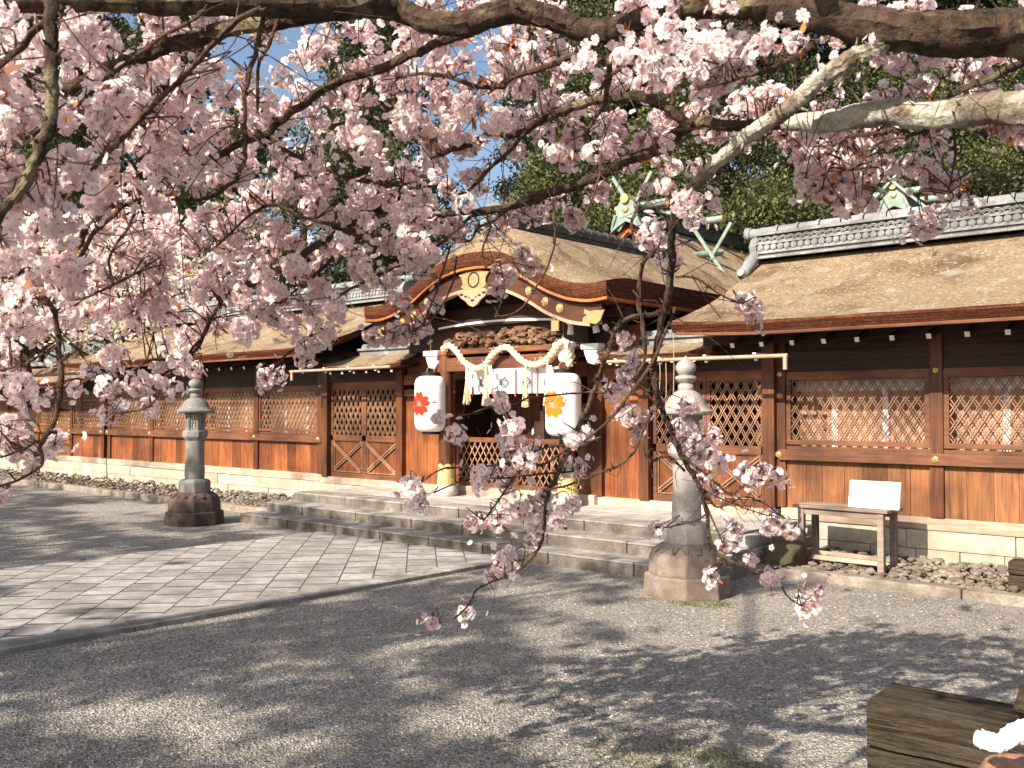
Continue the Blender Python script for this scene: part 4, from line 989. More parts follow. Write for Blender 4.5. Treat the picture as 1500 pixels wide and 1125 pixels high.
#==================================================================== HALLS BEHIND
def chigi(root,x,y,z,L,spread=.75,w=.10,h=.14):
    for s in (-1,1):
        g=MB(); g.bar((x-s*.34,y+.04*s,z-.5),(x+s*spread,y+.04*s,z+L),.07,.05,up=(0,1,0)); g.build('forked_finial',M['copper'],root)
def back_hall(name,label,peak,W,Y1,pitch,zbase,fin=True,log=True,eave=.6):
    x,y,z=peak; r=empty(name,(x,y+1,0),label,'shrine hall')
    ze=z-W*math.tan(pitch)
    g=MB()
    for s in (-1,1):
        pts=[]
        for yy in (y,y+.6,Y1):
            pts.append([(x+s*W*k/8,yy,z-(W*k/8)*math.tan(pitch)-.16*math.sin(PI*k/8)) for k in range(9)])
        g.grid(pts if s<0 else pts[::-1])
    ro=g.build('roof',M['thatch_dark'] if name=='x' else M['thatch'],r,smooth=True)
    g=MB()
    for s in (-1,1):
        t=[(x+s*W*k/8,y-.01,z-(W*k/8)*math.tan(pitch)-.16*math.sin(PI*k/8)) for k in range(9)]; b=[(p[0],p[1]+.03,p[2]-.2) for p in t]; g.grid([t,b] if s>0 else [b,t])
    g.build('bark_edge',M['edge'],ro)
    g=MB(); g.add([(x-W*.72,y+.35,z-W*.72*math.tan(pitch)-.25),(x+W*.72,y+.35,z-W*.72*math.tan(pitch)-.25),(x,y+.35,z-.2)],[(0,1,2)]); g.box(x-W*.75,x+W*.75,y+.5,Y1-.2,zbase,z-W*.75*math.tan(pitch)-.1); g.build('wall',M['plank'],r)
    g=MB()
    for s in (-1,1): g.bar((x,y+.03,z-.22),(x+s*W*.5,y+.03,z-.22-W*.5*math.tan(pitch)-.1),.05,.14,up=(0,1,0))
    g.build('bargeboard',M['lip'],r)
    g=MB(); g.box(x-.16,x+.16,y-.05,Y1,z-.05,z+.22); g.box(x-.22,x+.22,y-.07,Y1,z+.22,z+.27); rd=g.build('ridge',M['copper_dark'],ro,bevel=.01)
    g=MB(); g.prismY([(x-.42,z-.28),(x-.34,z-.18),(x-.26,z+.05),(x-.24,z+.25),(x-.15,z+.38),(x+.15,z+.38),(x+.24,z+.25),(x+.26,z+.05),(x+.34,z-.18),(x+.42,z-.28),(x+.2,z-.14),(x,z-.05),(x-.2,z-.14)],y-.14,y-.06)
    g.tube([(x-.36,y-.11,z-.2),(x-.30,y-.15,z-.05),(x-.24,y-.15,z+.1)],.04,8); g.tube([(x+.36,y-.11,z-.2),(x+.30,y-.15,z-.05),(x+.24,y-.15,z+.1)],.04,8)
    e=g.build('ridge_end_ornament',M['copper'],ro,bevel=.01)
    g=MB(); g.lathe([(.0,0),(.075,0),(.06,.03),(.0,.04)],(0,0,0),14); V=[(x+p[0],y-.15-p[2],z+.2+p[1]) for p in g.v]; g.v=[tuple(map(float,p)) for p in V]; g.tube([(x,y-.2,z+.42),(x,y+.2,z+.42)],.10,12); g.build('gilt_boss',M['gold'],e,smooth=True)
    if log:
        for yy in (y+.45,y+1.6,y+2.8):
            g=MB(); g.tube([(x-.62,yy,z+.36),(x+.62,yy,z+.36)],.085,12); g.build('ridge_log',M['copper'],ro,smooth=True)
            for s in (-1,1):
                g=MB(); g.tube([(x+s*.60,yy,z+.36),(x+s*.64,yy,z+.36)],.09,12); g.build('gilt_cap',M['gold'],ro,smooth=True)
    if fin: chigi(ro,x,y+.1,z+.3,.66,.46)
    return r
pk=onD(922,322,20.0)
ha=back_hall('worship_hall','hall with crossed pale green finials and red gable wall, behind the gate roof',tuple(pk),3.2,26,math.radians(34),.5)
chigi(ha,*tuple(onD(1043,372,20.5)),.62,.44)
g=MB(); a=onD(1017,374,20.4); b=onD(1057,370,20.7); g.tube([a,b],.07,12); g.build('ridge_log',M['copper'],ha,smooth=True)
pk2=onD(1312,300,21.5)
hb=back_hall('main_hall','sanctuary gable with green copper ornament and ridge logs, above the right corridor roof',tuple(pk2),2.6,26,math.radians(42),.5,fin=False)
for s in (-1,1):
    g=MB(); p=Vector(tuple(pk2)); g.bar(p+Vector((-s*.12,-.22,.62)),p+Vector((s*1.05,-.22,-.50)),.05,.11,up=(0,1,0)); g.build('forked_finial',M['copper'],hb)
    g=MB(); g.bar(p+Vector((s*.95,-.225,-.39)),p+Vector((s*1.10,-.225,-.55)),.06,.115,up=(0,1,0)); g.build('gilt_cap',M['gold'],hb)
#==================================================================== FOREST BEHIND
def quad_cloud(C,size,R,flat=0.0,aspect=1.6,up=.0):
    """leaf shaped quads at centres C"""
    n=len(C); d=R.normal(0,1,(n,3)); d/=np.linalg.norm(d,axis=1)[:,None]
    nr=R.normal(0,1,(n,3)); nr[:,2]+=up; nr-=d*np.sum(nr*d,axis=1)[:,None]; nr/=np.linalg.norm(nr,axis=1)[:,None]; b=np.cross(d,nr)
    s=size*R.uniform(.6,1.3,(n,1)) if np.isscalar(size) else size[:,None]*R.uniform(.7,1.25,(n,1))
    V=np.stack([C-d*s*.5,C+b*s*.5/aspect+nr*s*.06,C+d*s*.5,C-b*s*.5/aspect+nr*s*.06],axis=1).reshape(-1,3)
    return V,np.arange(4*n).reshape(-1,4)
def forest_tree(base,top,wd,z0,matn,label,seed,blobs=26,per=330,size=.21,group='evergreen trees of the shrine forest',name='evergreen_tree',cat='tree',shape=1.0):
    R=np.random.default_rng(seed); rr=random.Random(seed)
    r=empty(name,base,label,cat,group); bx,by=base[0],base[1]; H=top
    g=MB(); lean=(rr.uniform(-.6,.6),rr.uniform(-.6,.6))
    tp=[(bx+lean[0]*s+.25*math.sin(s*5+seed),by+lean[1]*s,H*.88*s) for s in [k/8 for k in range(9)]]
    g.tube(tp,[.30*(1-.85*k/8)+.03 for k in range(9)],8)
    cs=[]
    for k in range(blobs):
        s=rr.uniform(0,1)**.8; z=z0+(H-z0)*s; prof=math.sin(PI*min(1,.12+.88*s)**.9)**.7 if shape else 1
        a=rr.uniform(0,2*PI); rad=wd*.5*prof*math.sqrt(rr.uniform(.1,1)); c=(bx+lean[0]*z/H+rad*math.cos(a),by+rad*math.sin(a)*.8,z); cs.append(c)
        t=max(0,(z-rr.uniform(.5,1.8))/(H*.88)); t=min(.98,t); i=int(t*8); f=t*8-i; A=Vector(tp[i]).lerp(Vector(tp[min(8,i+1)]),f); B=Vector(c); mid=A.lerp(B,.5)+Vector((0,0,.25))
        g.tube([A,mid,B],[.075,.05,.02],5)
    g.build('trunk',M['bark_far'],r,smooth=True)
    P=[]
    for c in cs:
        s=rr.uniform(.55,1.15)*(.45+wd/10); n=int(per*s*s)
        u=R.normal(0,1,(n,3)); u/=np.linalg.norm(u,axis=1)[:,None]; rad=R.uniform(.35,1,(n,1))**.5
        sub=R.normal(0,.12,(n,3)); p=u*rad*np.array([s,s,s*.55])+sub; p[:,2]+=.15*s; P.append(p+np.array(c))
    C=np.concatenate(P); V,F=quad_cloud(C,size,R,up=.6); np_mesh('crown',V,[(4,F)],M[matn],r)
    return r
TR=[(60,30,40,300,'leafA',6.0),(215,33,95,260,'leafC',6.5),(345,31,165,230,'leafA',5.6),(520,30,120,190,'leafB',5.2),(565,34,30,200,'leafC',4.6),
    (832,26,232,230,'leafB',3.6),(778,36,60,180,'leafC',3.2),(875,32,20,250,'leafA',6.2),(985,28,110,190,'leafB',5.0),(1085,33,60,240,'leafC',6.4),
    (1180,27,210,230,'leafC',5.4),(1265,34,40,220,'leafA',5.8),(1375,29,120,190,'leafB',4.9),(1475,32,110,210,'leafC',5.2),(1120,24,285,260,'leafB',4.6),(930,24,262,130,'leafB',2.8),(455,27,245,200,'leafC',4.6),(1580,30,60,230,'leafA',6.2)]
NF=len(TR)
TR+=[(x,40,y,0,'leafC',w) for x,y,w in ((20,-60,7),(120,20,7),(235,-10,5),(545,20,5.0),(870,-80,7),(930,-60,7),(1030,-60,6.5),(1140,-80,7),(1240,-60,7),(1350,-80,7),(1450,-60,7),(1560,-60,7))]
TL=['tall evergreen at the far left edge, mostly behind pink blossom','dark evergreen behind the blossom above the low left corridor','mid green evergreen filling the gap below the blue sky patch at upper left','olive topped evergreen right of the blue sky patch','tall dark evergreen left of the narrow sky opening above the gate','low bright olive tree directly behind the gate ridge','thin dark evergreen hanging over the sky opening above the gate','tall green tree between the two pale limbs at top centre','bright olive evergreen behind the crossed finials','tall dark tree behind the slanting grey limb','black green rounded tree left of the sanctuary gable','tall mid green tree behind the sanctuary gable','olive tree just right of the sanctuary gable','dark evergreen at the right edge above the tiled ridge','low olive shrubby tree over the left end of the tiled ridge','small bright olive tree beside the crossed finials','dark low evergreen above the left hall ridge','evergreen just beyond the right edge of the picture',
 'farthest dark evergreen at the extreme left','farthest dark evergreen left of the upper left limb fork','farthest evergreen left of the blue sky patch','farthest evergreen between the two sky openings','farthest tall evergreen right of the sky opening above the gate','farthest evergreen above the crossed finials','farthest evergreen left of the slanting pale limb','farthest evergreen behind the slanting pale limb','farthest evergreen right of the slanting pale limb','farthest evergreen above the sanctuary gable','farthest evergreen at the upper right behind the thick limbs','farthest evergreen beyond the right edge of the picture']
for i,(px,D,pyt,_,mn,wd) in enumerate(TR):
    p=onD(px,pyt,D); forest_tree((p[0],p[1],0),p[2],wd,3.0 if i<NF else 6.0,mn,TL[i],50+i,blobs=int(16+(p[2]-3)*2.6),per=800 if D>28 else 950,size=(.125 if D>28 else .11) if i<NF else .17)
# second, cream flowering cherry beyond the left hall
CT=['cream flowering cherry beyond the low left corridor at the left edge','cream flowering cherry behind the left end of the hall roof','pale orange budding cherry above the left hall ridge']
for i,(px,D,pyt,wd) in enumerate(((60,25,330,6.5),(215,24,352,6.0),(352,25,318,3.6))):
    p=onD(px,pyt,D); forest_tree((p[0],p[1],0),p[2],wd,2.6,'petal_far',CT[i],90+i,blobs=44 if i<2 else 20,per=130 if i<2 else 90,size=.13,group='cream flowering cherries behind the left hall',name='flowering_cherry')
#==================================================================== SHADE TREES BEHIND THE VIEWER (their shadows fall on the forecourt)
SH={}
R=np.random.default_rng(11)
cot=1/math.tan(SUN_EL)
def shade(X,Y):
    n=mnoise.noise(Vector((X*.42,Y*1.5,3.3)))+.45*mnoise.noise(Vector((X*1.1,Y*3.6,7.7)))
    if Y>8.75 or (X>-3.95 and Y>3.4): return False
    b=.10
    if X>-3.6 and Y>4.2: b=-.42
    if -10.5<X<-6.6: b=-.72
    if X<-10.5: b=.07
    if -6.8<X<-3.2 and Y>4.5: b=.10
    if Y>8.0: b=.10-.30*(Y-8.0)/.7
    if X<-14.5 and Y>6.2: b+=.05
    if Y<3.6 and X<-3: b=.14
    return n+b>0
pts=[]
for X in np.arange(-26,4,.2):
    for Y in np.arange(-2.5,9,.2):
        x=X+R.uniform(-.1,.1); y=Y+R.uniform(-.1,.1)
        if shade(x,y): pts.append((x,y))
pts=np.array(pts); 
groups=[(-26,-17),(-17,-10),(-10,-4.5),(-4.5,4.1)]
names=['tall shade tree behind the viewer to the far left, seen only by its shadow','shade tree behind the viewer on the left, seen only by its shadow','shade tree straight behind the viewer, seen only by its shadow','shade tree behind the viewer on the right, seen only by its shadow']
for (a,b),lab in zip(groups,names):
    q=pts[(pts[:,0]>=a)&(pts[:,0]<b)]; n=len(q); t=R.uniform(14.5,17.5,n)
    C=np.stack([q[:,0]-.02*t,q[:,1]-math.cos(SUN_EL)*t,math.sin(SUN_EL)*t],axis=1)
    C=np.repeat(C,12,axis=0)+R.normal(0,.09,(n*12,3)); V,F=quad_cloud(C,.17,R,aspect=1.4,up=.8)
    cx=(a+b)/2; yb=-9.5-0.5*len(lab)/60; r=empty('evergreen_tree',(cx,yb,0),lab,'tree','shade trees behind the viewer')
    g=MB(); g.tube([(cx,yb,0),(cx+.2,yb,4),(cx-.1,yb,8),(cx,yb,11)],[.32,.25,.16,.05],10)
    for k in range(14):
        c=C[R.integers(len(C))]; z=max(3.5,c[2]-1.5); g.tube([(cx,yb,min(z,10.5)),((cx+c[0])/2,(yb+c[1])/2,z+.5),tuple(c)],[.09,.06,.02],5)
    g.build('trunk',M['bark_far'],r,smooth=True); np_mesh('crown',V,[(4,F)],M['leafA'],r)
#==================================================================== CHERRY TREE IN FRONT
BR=[  # (thickness px list) x,y,width px,distance
('B',[(1760,60,80,2.5),(1640,62,80,2.6),(1500,48,70,2.7),(1400,50,64,2.7),(1300,44,58,2.75),(1235,30,50,2.8),(1150,12,46,2.85),(1080,6,40,2.9),(1000,10,38,2.95),(960,22,38,3.0),(900,44,36,3.05),(850,42,34,3.1),(800,24,34,3.1),(745,14,36,3.1),(690,32,36,3.1),(633,32,34,3.15),(583,14,34,3.2),(530,6,36,3.1),(480,12,36,3.0),(400,10,32,2.9),(300,8,28,2.8),(200,6,27,2.7),(100,4,26,2.6),(-60,8,24,2.5)]),
('B',[(490,14,26,3.0),(400,32,25,3.05),(333,42,24,3.1),(280,60,24,3.1),(253,66,22,3.1),(200,86,20,3.1),(150,106,20,3.1),(110,128,21,3.1),(33,143,15,3.1)]),
('B',[(80,-120,21,1.9),(76,-40,20,1.9),(75,40,19,1.9),(75,110,18.5,1.9),(75,175,18,1.9),(62,212,17,1.9),(40,262,16,1.9),(12,300,15,1.9),(-40,360,14,1.9)]),
('B',[(90,10,9,2.0),(58,40,10,2.0),(30,70,10,2.0),(-20,112,9,2.0)]),
('B',[(380,12,8,2.5),(352,30,9,2.5),(320,58,8.5,2.5),(285,96,8.5,2.5),(240,138,8,2.5),(200,182,8,2.5),(165,216,8,2.5),(130,255,7.5,2.5),(100,290,7,2.5),(60,330,7,2.5),(20,362,6,2.5)]),
('B',[(300,14,6,2.7),(282,28,6,2.7),(240,52,6,2.7),(210,75,6,2.7),(170,105,6,2.7),(130,140,5.5,2.7),(88,172,5,2.7),(40,202,5,2.7),(-20,232,5,2.7)]),
('B',[(700,42,12,3.3),(650,60,13,3.3),(600,82,14,3.35),(560,98,15,3.4),(500,117,13,3.4),(455,146,12,3.4),(417,172,12,3.4),(390,195,11,3.4),(350,212,11,3.4),(300,235,11,3.4),(267,248,11,3.4),(225,270,11,3.4),(187,288,10,3.4),(150,312,9,3.4),(128,335,12,3.4),(113,362,9,3.4)]),
('B',[(250,285,4,3.0),(207,291,5,3.0),(178,305,6,3.0),(150,327,7,3.0),(132,350,7,3.0),(118,378,7,3.0),(100,402,7,3.0),(75,427,6,3.0),(50,446,5,3.0),(20,470,4,3.0)]),
('B',[(560,345,10,3.7),(500,347,12,3.7),(470,356,10,3.7),(433,382,12,3.7),(410,394,11,3.7),(390,402,10,3.7),(370,418,10,3.7),(350,424,10,3.7),(318,440,9,3.7)]),
('B',[(1760,180,70,2.5),(1600,168,60,2.6),(1500,158,50,2.7),(1440,160,46,2.75),(1400,166,42,2.8),(1350,168,38,2.85),(1300,164,36,2.9),(1250,172,34,2.95),(1200,178,30,3.0),(1150,180,22,3.1),(1110,182,17,3.2),(1060,184,16,3.3),(1027,178,17,3.4),(1000,192,16,3.5),(970,215,16,3.5),(917,236,15,3.55),(890,250,15,3.6),(867,262,15,3.6),(830,275,14,3.65),(800,284,14,3.7),(770,296,13,3.7),(735,305,11,3.7),(700,310,10,3.7),(657,314,8,3.7),(610,326,7,3.75),(560,340,6,3.75)]),
('P',[(1310,50,26,2.75),(1284,68,25,2.75),(1240,90,25,2.8),(1200,118,25,2.85),(1170,145,24,2.9),(1150,162,24,2.9),(1110,190,23,3.0),(1083,208,22,3.1),(1050,238,20,3.2),(1027,262,18,3.3),(1005,284,15,3.4),(990,310,13,3.5),(985,350,12,3.6),(983,400,11,3.7),(980,430,11,3.7),(970,465,11,3.8),(964,500,10,3.85),(957,535,9,3.9),(960,565,9,3.9),(968,592,8.5,3.95),(978,620,8,3.95),(988,645,8,4),(1003,678,7.5,4),(1018,700,7,4),(1027,722,6.5,4),(1035,752,6,4),(1042,800,5.5,4),(1060,817,5,4),(1092,831,4,4),(1128,835,3.5,4),(1163,823,3,4)]),
('B',[(978,455,9,3.75),(965,460,8,3.8),(945,461,8,3.8),(922,465,8,3.8),(902,485,7,3.8),(893,509,7,3.85),(885,530,6.5,3.85),(877,552,6,3.9),(868,580,7,3.9),(852,615,7.5,3.9),(838,650,8,3.95),(824,675,8,3.95),(813,699,8,3.95),(803,725,7,4),(799,745,5,4),(797,780,4.5,4),(790,800,4,4),(778,818,4,4),(749,843,3.5,4),(721,852,3,4),(699,863,3,4),(690,880,2.5,4),(680,893,2.5,4),(664,906,2.5,4),(644,913,2,4)]),
('B',[(990,450,5,3.8),(960,520,5,3.8),(927,571,4.5,3.8),(905,600,4.5,3.8),(870,635,4,3.8),(835,655,4,3.85),(799,678,4,3.9),(775,684,3.5,3.9),(756,694,3.5,3.9),(744,712,3,3.9),(735,726,3,3.9),(722,745,2.5,3.9),(708,762,2.5,3.9)]),
('B',[(955,600,4,3.8),(934,650,4.5,3.8),(922,668,5,3.8),(906,682,4.5,3.8),(880,692,4,3.8),(852,704,3.5,3.8),(820,714,3,3.8),(795,720,3,3.8)]),
('B',[(880,640,3,3.9),(850,650,3,3.9),(800,655,3,3.9),(760,675,3,3.9),(728,681,3,3.9),(690,685,2.5,3.9),(657,685,2.5,3.9),(640,690,2.5,3.9),(618,706,2.5,3.9)]),
('B',[(888,575,3,3.9),(856,575,3,3.9),(826,577,3,3.9),(778,582,3,3.9),(755,592,2.5,3.9),(717,597,2.5,3.9),(690,606,2.5,3.9),(657,611,2.5,3.9)]),
('B',[(840,690,3,4),(800,694,3,4),(740,700,2.5,4),(700,700,2.5,4),(672,706,2.5,4),(635,721,2.5,4)]),
('B',[(965,595,4,3.9),(953,582,3,3.9),(940,560,3,3.9),(925,560,3,3.9)]),
('B',[(985,640,6,3.95),(996,662,6,3.95),(1012,678,5,3.95),(1028,690,5,3.95),(1050,708,4.5,3.95),(1068,722,4,3.95),(1090,712,3.5,3.95),(1110,700,3,3.95)]),
('B',[(1003,690,4,4),(985,672,4,4),(970,670,4,4),(953,676,3,4),(945,668,2.5,4)]),
('B',[(1018,702,4,4),(1035,725,4,4),(1050,742,4,4),(1072,736,3,4),(1090,728,2.5,4),(1120,738,2,4),(1150,760,2,4)]),
('B',[(1020,712,3,4),(1050,728,2.5,4),(1075,738,2,4),(1100,748,2,4),(1125,756,2,4)]),
('B',[(1024,722,2.5,4),(1035,742,2.5,4),(1048,770,2.5,4),(1058,795,2.5,4)]),
('B',[(1036,752,3,4),(1020,762,2.5,4),(1000,768,2.5,4),(972,773,2,4)]),
('B',[(1128,835,3,4),(1145,860,2.5,4),(1158,878,2,4),(1175,888,2,4)]),
('B',[(1060,817,3,4),(1040,832,2,4)]),
('B',[(62,440,6,2.7),(80,455,7.5,2.7),(84,490,8,2.7),(86,520,8.5,2.7),(89,555,8.5,2.7),(86,590,8,2.7),(80,618,7.5,2.7),(68,638,7,2.7),(58,656,6,2.7),(62,680,4,2.7),(40,696,4,2.7),(15,708,4,2.7),(-20,718,4,2.7)]),
('B',[(70,640,4,2.7),(45,652,3.5,2.7),(20,664,3,2.7),(-10,672,3,2.7)]),
('B',[(82,505,4,2.7),(60,520,4,2.7),(30,535,3.5,2.7),(-10,545,3,2.7)]),
('B',[(470,480,4,3.8),(445,500,4,3.8),(420,520,3.5,3.8),(398,545,3,3.8)]),
('B',[(330,430,5,3.7),(312,462,6,3.7),(300,487,6,3.7),(285,515,5,3.7),(255,528,4.5,3.7),(220,527,4,3.7),(190,545,3.5,3.7),(165,556,3,3.7)]),
('B',[(300,490,4,3.7),(275,520,4,3.7),(258,540,4,3.7),(240,555,3,3.7),(225,590,2.5,3.7),(195,603,2.5,3.7),(160,605,2,3.7)]),
('B',[(890,60,10,3.2),(870,64,11,3.2),(850,78,11,3.25),(810,92,10,3.3),(773,108,9,3.35),(745,118,8,3.4),(733,127,8,3.4),(700,128,7,3.4),(660,114,6,3.45),(620,108,5,3.45),(580,115,4,3.5)]),
('B',[(1010,182,14,3.4),(983,162,15,3.4),(943,144,15,3.45),(915,142,15,3.5),(883,147,14,3.55),(860,150,13,3.55),(833,158,13,3.6),(810,168,12,3.6),(793,176,11,3.65),(770,190,11,3.7),(750,199,11,3.7),(717,197,10,3.7),(690,208,10,3.7),(660,220,9,3.7),(630,232,5,3.7)]),
('B',[(830,158,6,3.6),(800,168,5,3.6),(770,192,6,3.65),(755,210,6,3.7),(740,227,6,3.7),(715,250,6,3.7),(700,265,5.5,3.7),(687,278,5,3.7),(672,285,4,3.7),(655,284,3,3.7)]),
('B',[(895,40,8,3.2),(893,70,8,3.25),(890,115,9,3.3),(885,150,8,3.4),(870,175,6,3.5),(858,200,5,3.5)]),
('B',[(386,20,7,2.9),(383,44,7,2.9),(374,80,7,2.9),(362,118,7,2.9),(358,150,6.5,2.9),(360,200,6,2.9),(358,235,6,2.9),(350,254,6,2.9),(330,275,6,2.9),(300,291,5.5,2.9),(275,294,5,2.9),(250,293,4,2.9)]),
('B',[(407,25,6,3.0),(403,40,6,3.0),(392,70,6,3.0),(380,93,5,3.0),(377,130,4.5,3.0),(377,165,4,3.0)]),
('B',[(1640,60,12,2.9),(1500,90,12,2.9),(1450,117,11,2.95),(1400,135,9,3.0),(1360,150,7,3.0),(1320,150,5,3.0)]),
('B',[(500,228,6,3.8),(530,240,6,3.8),(560,268,6,3.8),(520,262,5,3.8)][:3]),
('B',[(400,205,5,3.8),(430,228,7,3.8),(470,245,8,3.8),(510,258,8,3.8),(545,268,7,3.8),(590,272,4,3.8)]),
('B',[(540,332,6,3.8),(515,340,6,3.8),(500,352,6,3.8),(490,375,5,3.8),(470,395,5,3.8),(440,420,4,3.8),(410,445,4,3.8)]),
('B',[(720,312,6,3.7),(690,318,5,3.7),(660,345,5,3.7),(640,360,5,3.7),(610,380,4,3.7),(560,400,4,3.7),(520,420,4,3.7),(480,445,3.5,3.7)]),
('B',[(750,300,5,3.6),(725,322,4,3.6),(700,334,4,3.6),(690,352,3.5,3.6),(670,355,3,3.6)]),
('B',[(720,330,3,3.5),(712,350,3,3.5),(706,372,3,3.5),(711,392,3,3.5)]),
('B',[(660,360,3,3.5),(650,390,3,3.5),(640,425,3,3.5),(628,455,3,3.5),(620,475,3,3.5),(600,488,2.5,3.5)]),
('B',[(668,375,3,3.6),(664,410,3,3.6),(652,440,3,3.6),(634,466,3,3.6),(622,478,2.5,3.6)]),
('B',[(810,290,4,3.5),(812,320,3.5,3.5),(812,360,3,3.5),(800,395,3,3.5),(785,420,3,3.5),(770,445,2.5,3.5),(750,460,2.5,3.5),(725,464,2.5,3.5)]),
('B',[(880,225,4,3.4),(878,255,3.5,3.4),(868,290,3,3.4),(850,325,2.5,3.4)]),
('B',[(893,355,0.1,3.6),(935,300,5,3.5),(925,330,4,3.5),(930,360,3,3.5)][1:]),
('B',[(985,370,6,3.7),(960,365,5.5,3.7),(945,380,6,3.7),(937,410,6,3.75),(935,445,6,3.8),(942,480,5.5,3.8),(945,520,5,3.85),(935,545,4,3.85),(920,560,3,3.85)]),
('B',[(990,405,4,3.6),(1020,408,3,3.6),(1045,425,3,3.6),(1068,438,2.5,3.6),(1090,445,2,3.6)]),
('B',[(1330,190,6,2.9),(1280,196,5,2.9),(1240,202,5,2.9),(1225,222,4,2.9)]),
('B',[(1360,190,5,2.9),(1330,200,5,2.9),(1290,208,5,2.9),(1265,235,3.5,2.9),(1240,250,3,2.9)]),
('B',[(1395,180,5,3.0),(1400,215,4.5,3.0),(1395,250,3.5,3.0),(1388,285,3,3.0)]),
('B',[(1200,60,10,2.5),(1180,72,9,2.5),(1150,90,8,2.5),(1100,110,6,2.6),(1060,120,5,2.7),(1020,130,4,2.8)]),
('B',[(960,30,8,2.7),(955,60,7,2.7),(940,85,6,2.8),(900,105,6,2.9),(880,130,5,3.0)]),
('B',[(500,330,6,3.4),(440,318,5,3.4),(400,300,5,3.4),(360,320,4,3.4),(330,350,4,3.4),(300,372,3,3.4)]),
('B',[(200,300,5,3.1),(190,330,4.5,3.1),(168,360,4,3.1),(160,385,4,3.1),(166,415,3,3.1)]),
('B',[(195,402,4,3.2),(150,425,4,3.2),(120,437,4,3.2),(60,445,4,3.2),(20,448,3,3.2)]),
]
for q in (9,10):
    mk,pp=BR[q]; lim=1185 if q==9 else 1010; k=[i for i,p in enumerate(pp) if p[0]<lim][0]
    BR[q]=('P',pp[:k+1]); BR.append(('D',pp[k:]))
def crN(pts,n=5):
    P=[np.array([*onD(x,y,d),w*d/FPX/2]) for x,y,w,d in pts]; return np.array(cr(P,n))
ct=empty('cherry_tree',(1.55,2.35,0),'large blossoming cherry whose lichened limbs and pink sprays hang across the whole picture','cherry tree')
limbs=[]
tr=MB(); T0=np.array([1.55,2.35,0])
ends=[onD(1760,60,2.5),onD(1760,180,2.5)]
tr.tube([tuple(T0+[0,0,-.1]),tuple(T0+[0,0,.5]),tuple(T0+[-.05,-.02,1.2]),tuple(T0+[-.12,-.05,1.9]),tuple(T0+[-.15,-.1,2.5])],[.33,.24,.21,.19,.13],16,wob=.25)
for e,rr in zip(ends,(.08,.07)): tr.tube([tuple(T0+[-.12,-.05,1.75]),tuple(T0*.5+e*.5+[0,0,.9]) if False else tuple((T0+[-.12,-.05,1.9])*.5+e*.5+[0,0,.05]),tuple(e)],[.13,rr+.02,rr],12,wob=.2)
over=[tuple(T0+[-.15,-.1,2.4]),(1.0,1.6,3.0),tuple(onD(1200,-330,2.6)),tuple(onD(600,-330,2.4)),tuple(onD(80,-125,1.9))]
tr.tube([tuple(p) for p in cr(over,6)],[.12-.08*i/24 for i in range(25)],10,wob=.2)
for e in ((.8,-.8,3.5),(-1.2,-1.6,3.7),(-3.2,-1.0,3.8),(2.6,.4,3.6),(.3,.6,3.9)):
    tr.tube([tuple(T0+[-.15,-.1,2.35]),tuple((np.array(e)+T0+[0,0,2.9])*.5),e],[.11,.08,.03],10,wob=.2)
tr.build('trunk',M['bark'],ct,smooth=True)
nodesP=[];nodesX=[];nodesL=[];nodesR=[]
rr=random.Random(5)
for li,(mk,pts) in enumerate(BR):
    Q=crN(pts,14 if pts[0][2]>20 else 6); m=len(Q)
    jit=np.array([[mnoise.noise(Vector((i*.35,li*3.1,k*7.7))) for k in range(3)] for i in range(m)])*np.minimum(.006 if pts[0][2]>20 else .012,Q[:,3:4]*.8)
    P=Q[:,:3]+jit; R_=np.maximum(Q[:,3],.0011)
    R_=R_*(1+.10*np.array([mnoise.noise(Vector((i*.5,li,2))) for i in range(m)]))
    g=MB(); thick=pts[0][2]>20; g.tube(P,list(R_),22 if thick else 8,wob=.20 if thick else .12)
    # knobs and spurs
    for k in range(int(m*(.2 if thick else .45))):
        i=rr.randrange(1,m-1); d=RNG.normal(0,1,3); d/=np.linalg.norm(d); r0=R_[i]
        g.tube([P[i],P[i]+d*(r0+.008),P[i]+d*(r0+rr.uniform(.012,.035))+np.array([0,0,.006])],[min(.004,r0*.6),min(.004,r0*.5),.0015],5)
    limbs.append(g)
    for i in range(m):
        x,y,_=pix(P[i]); nodesP.append(P[i]); nodesX.append((x,y)); nodesL.append(li); nodesR.append(R_[i])
NP=np.array(nodesP);NX=np.array(nodesX);NL=np.array(nodesL)
ND=np.array([pix(p)[2] for p in NP]); NW=np.array(nodesR)*2*FPX/ND
# blossom density, 50 px cells, rows from the top of the photo
DEN=["757376730155653463667713488365","638585302846777557876477786767","755668655577767654556788524242","888387664345675765466787758664",
     "858787846465641264562004884321","789766646878861135123002860520","766667644578885130000000000520","886276678987600000000000000000",
     "764684588745300000000000000000","764564675622000000000000000000","200122000000000000000000000000"]
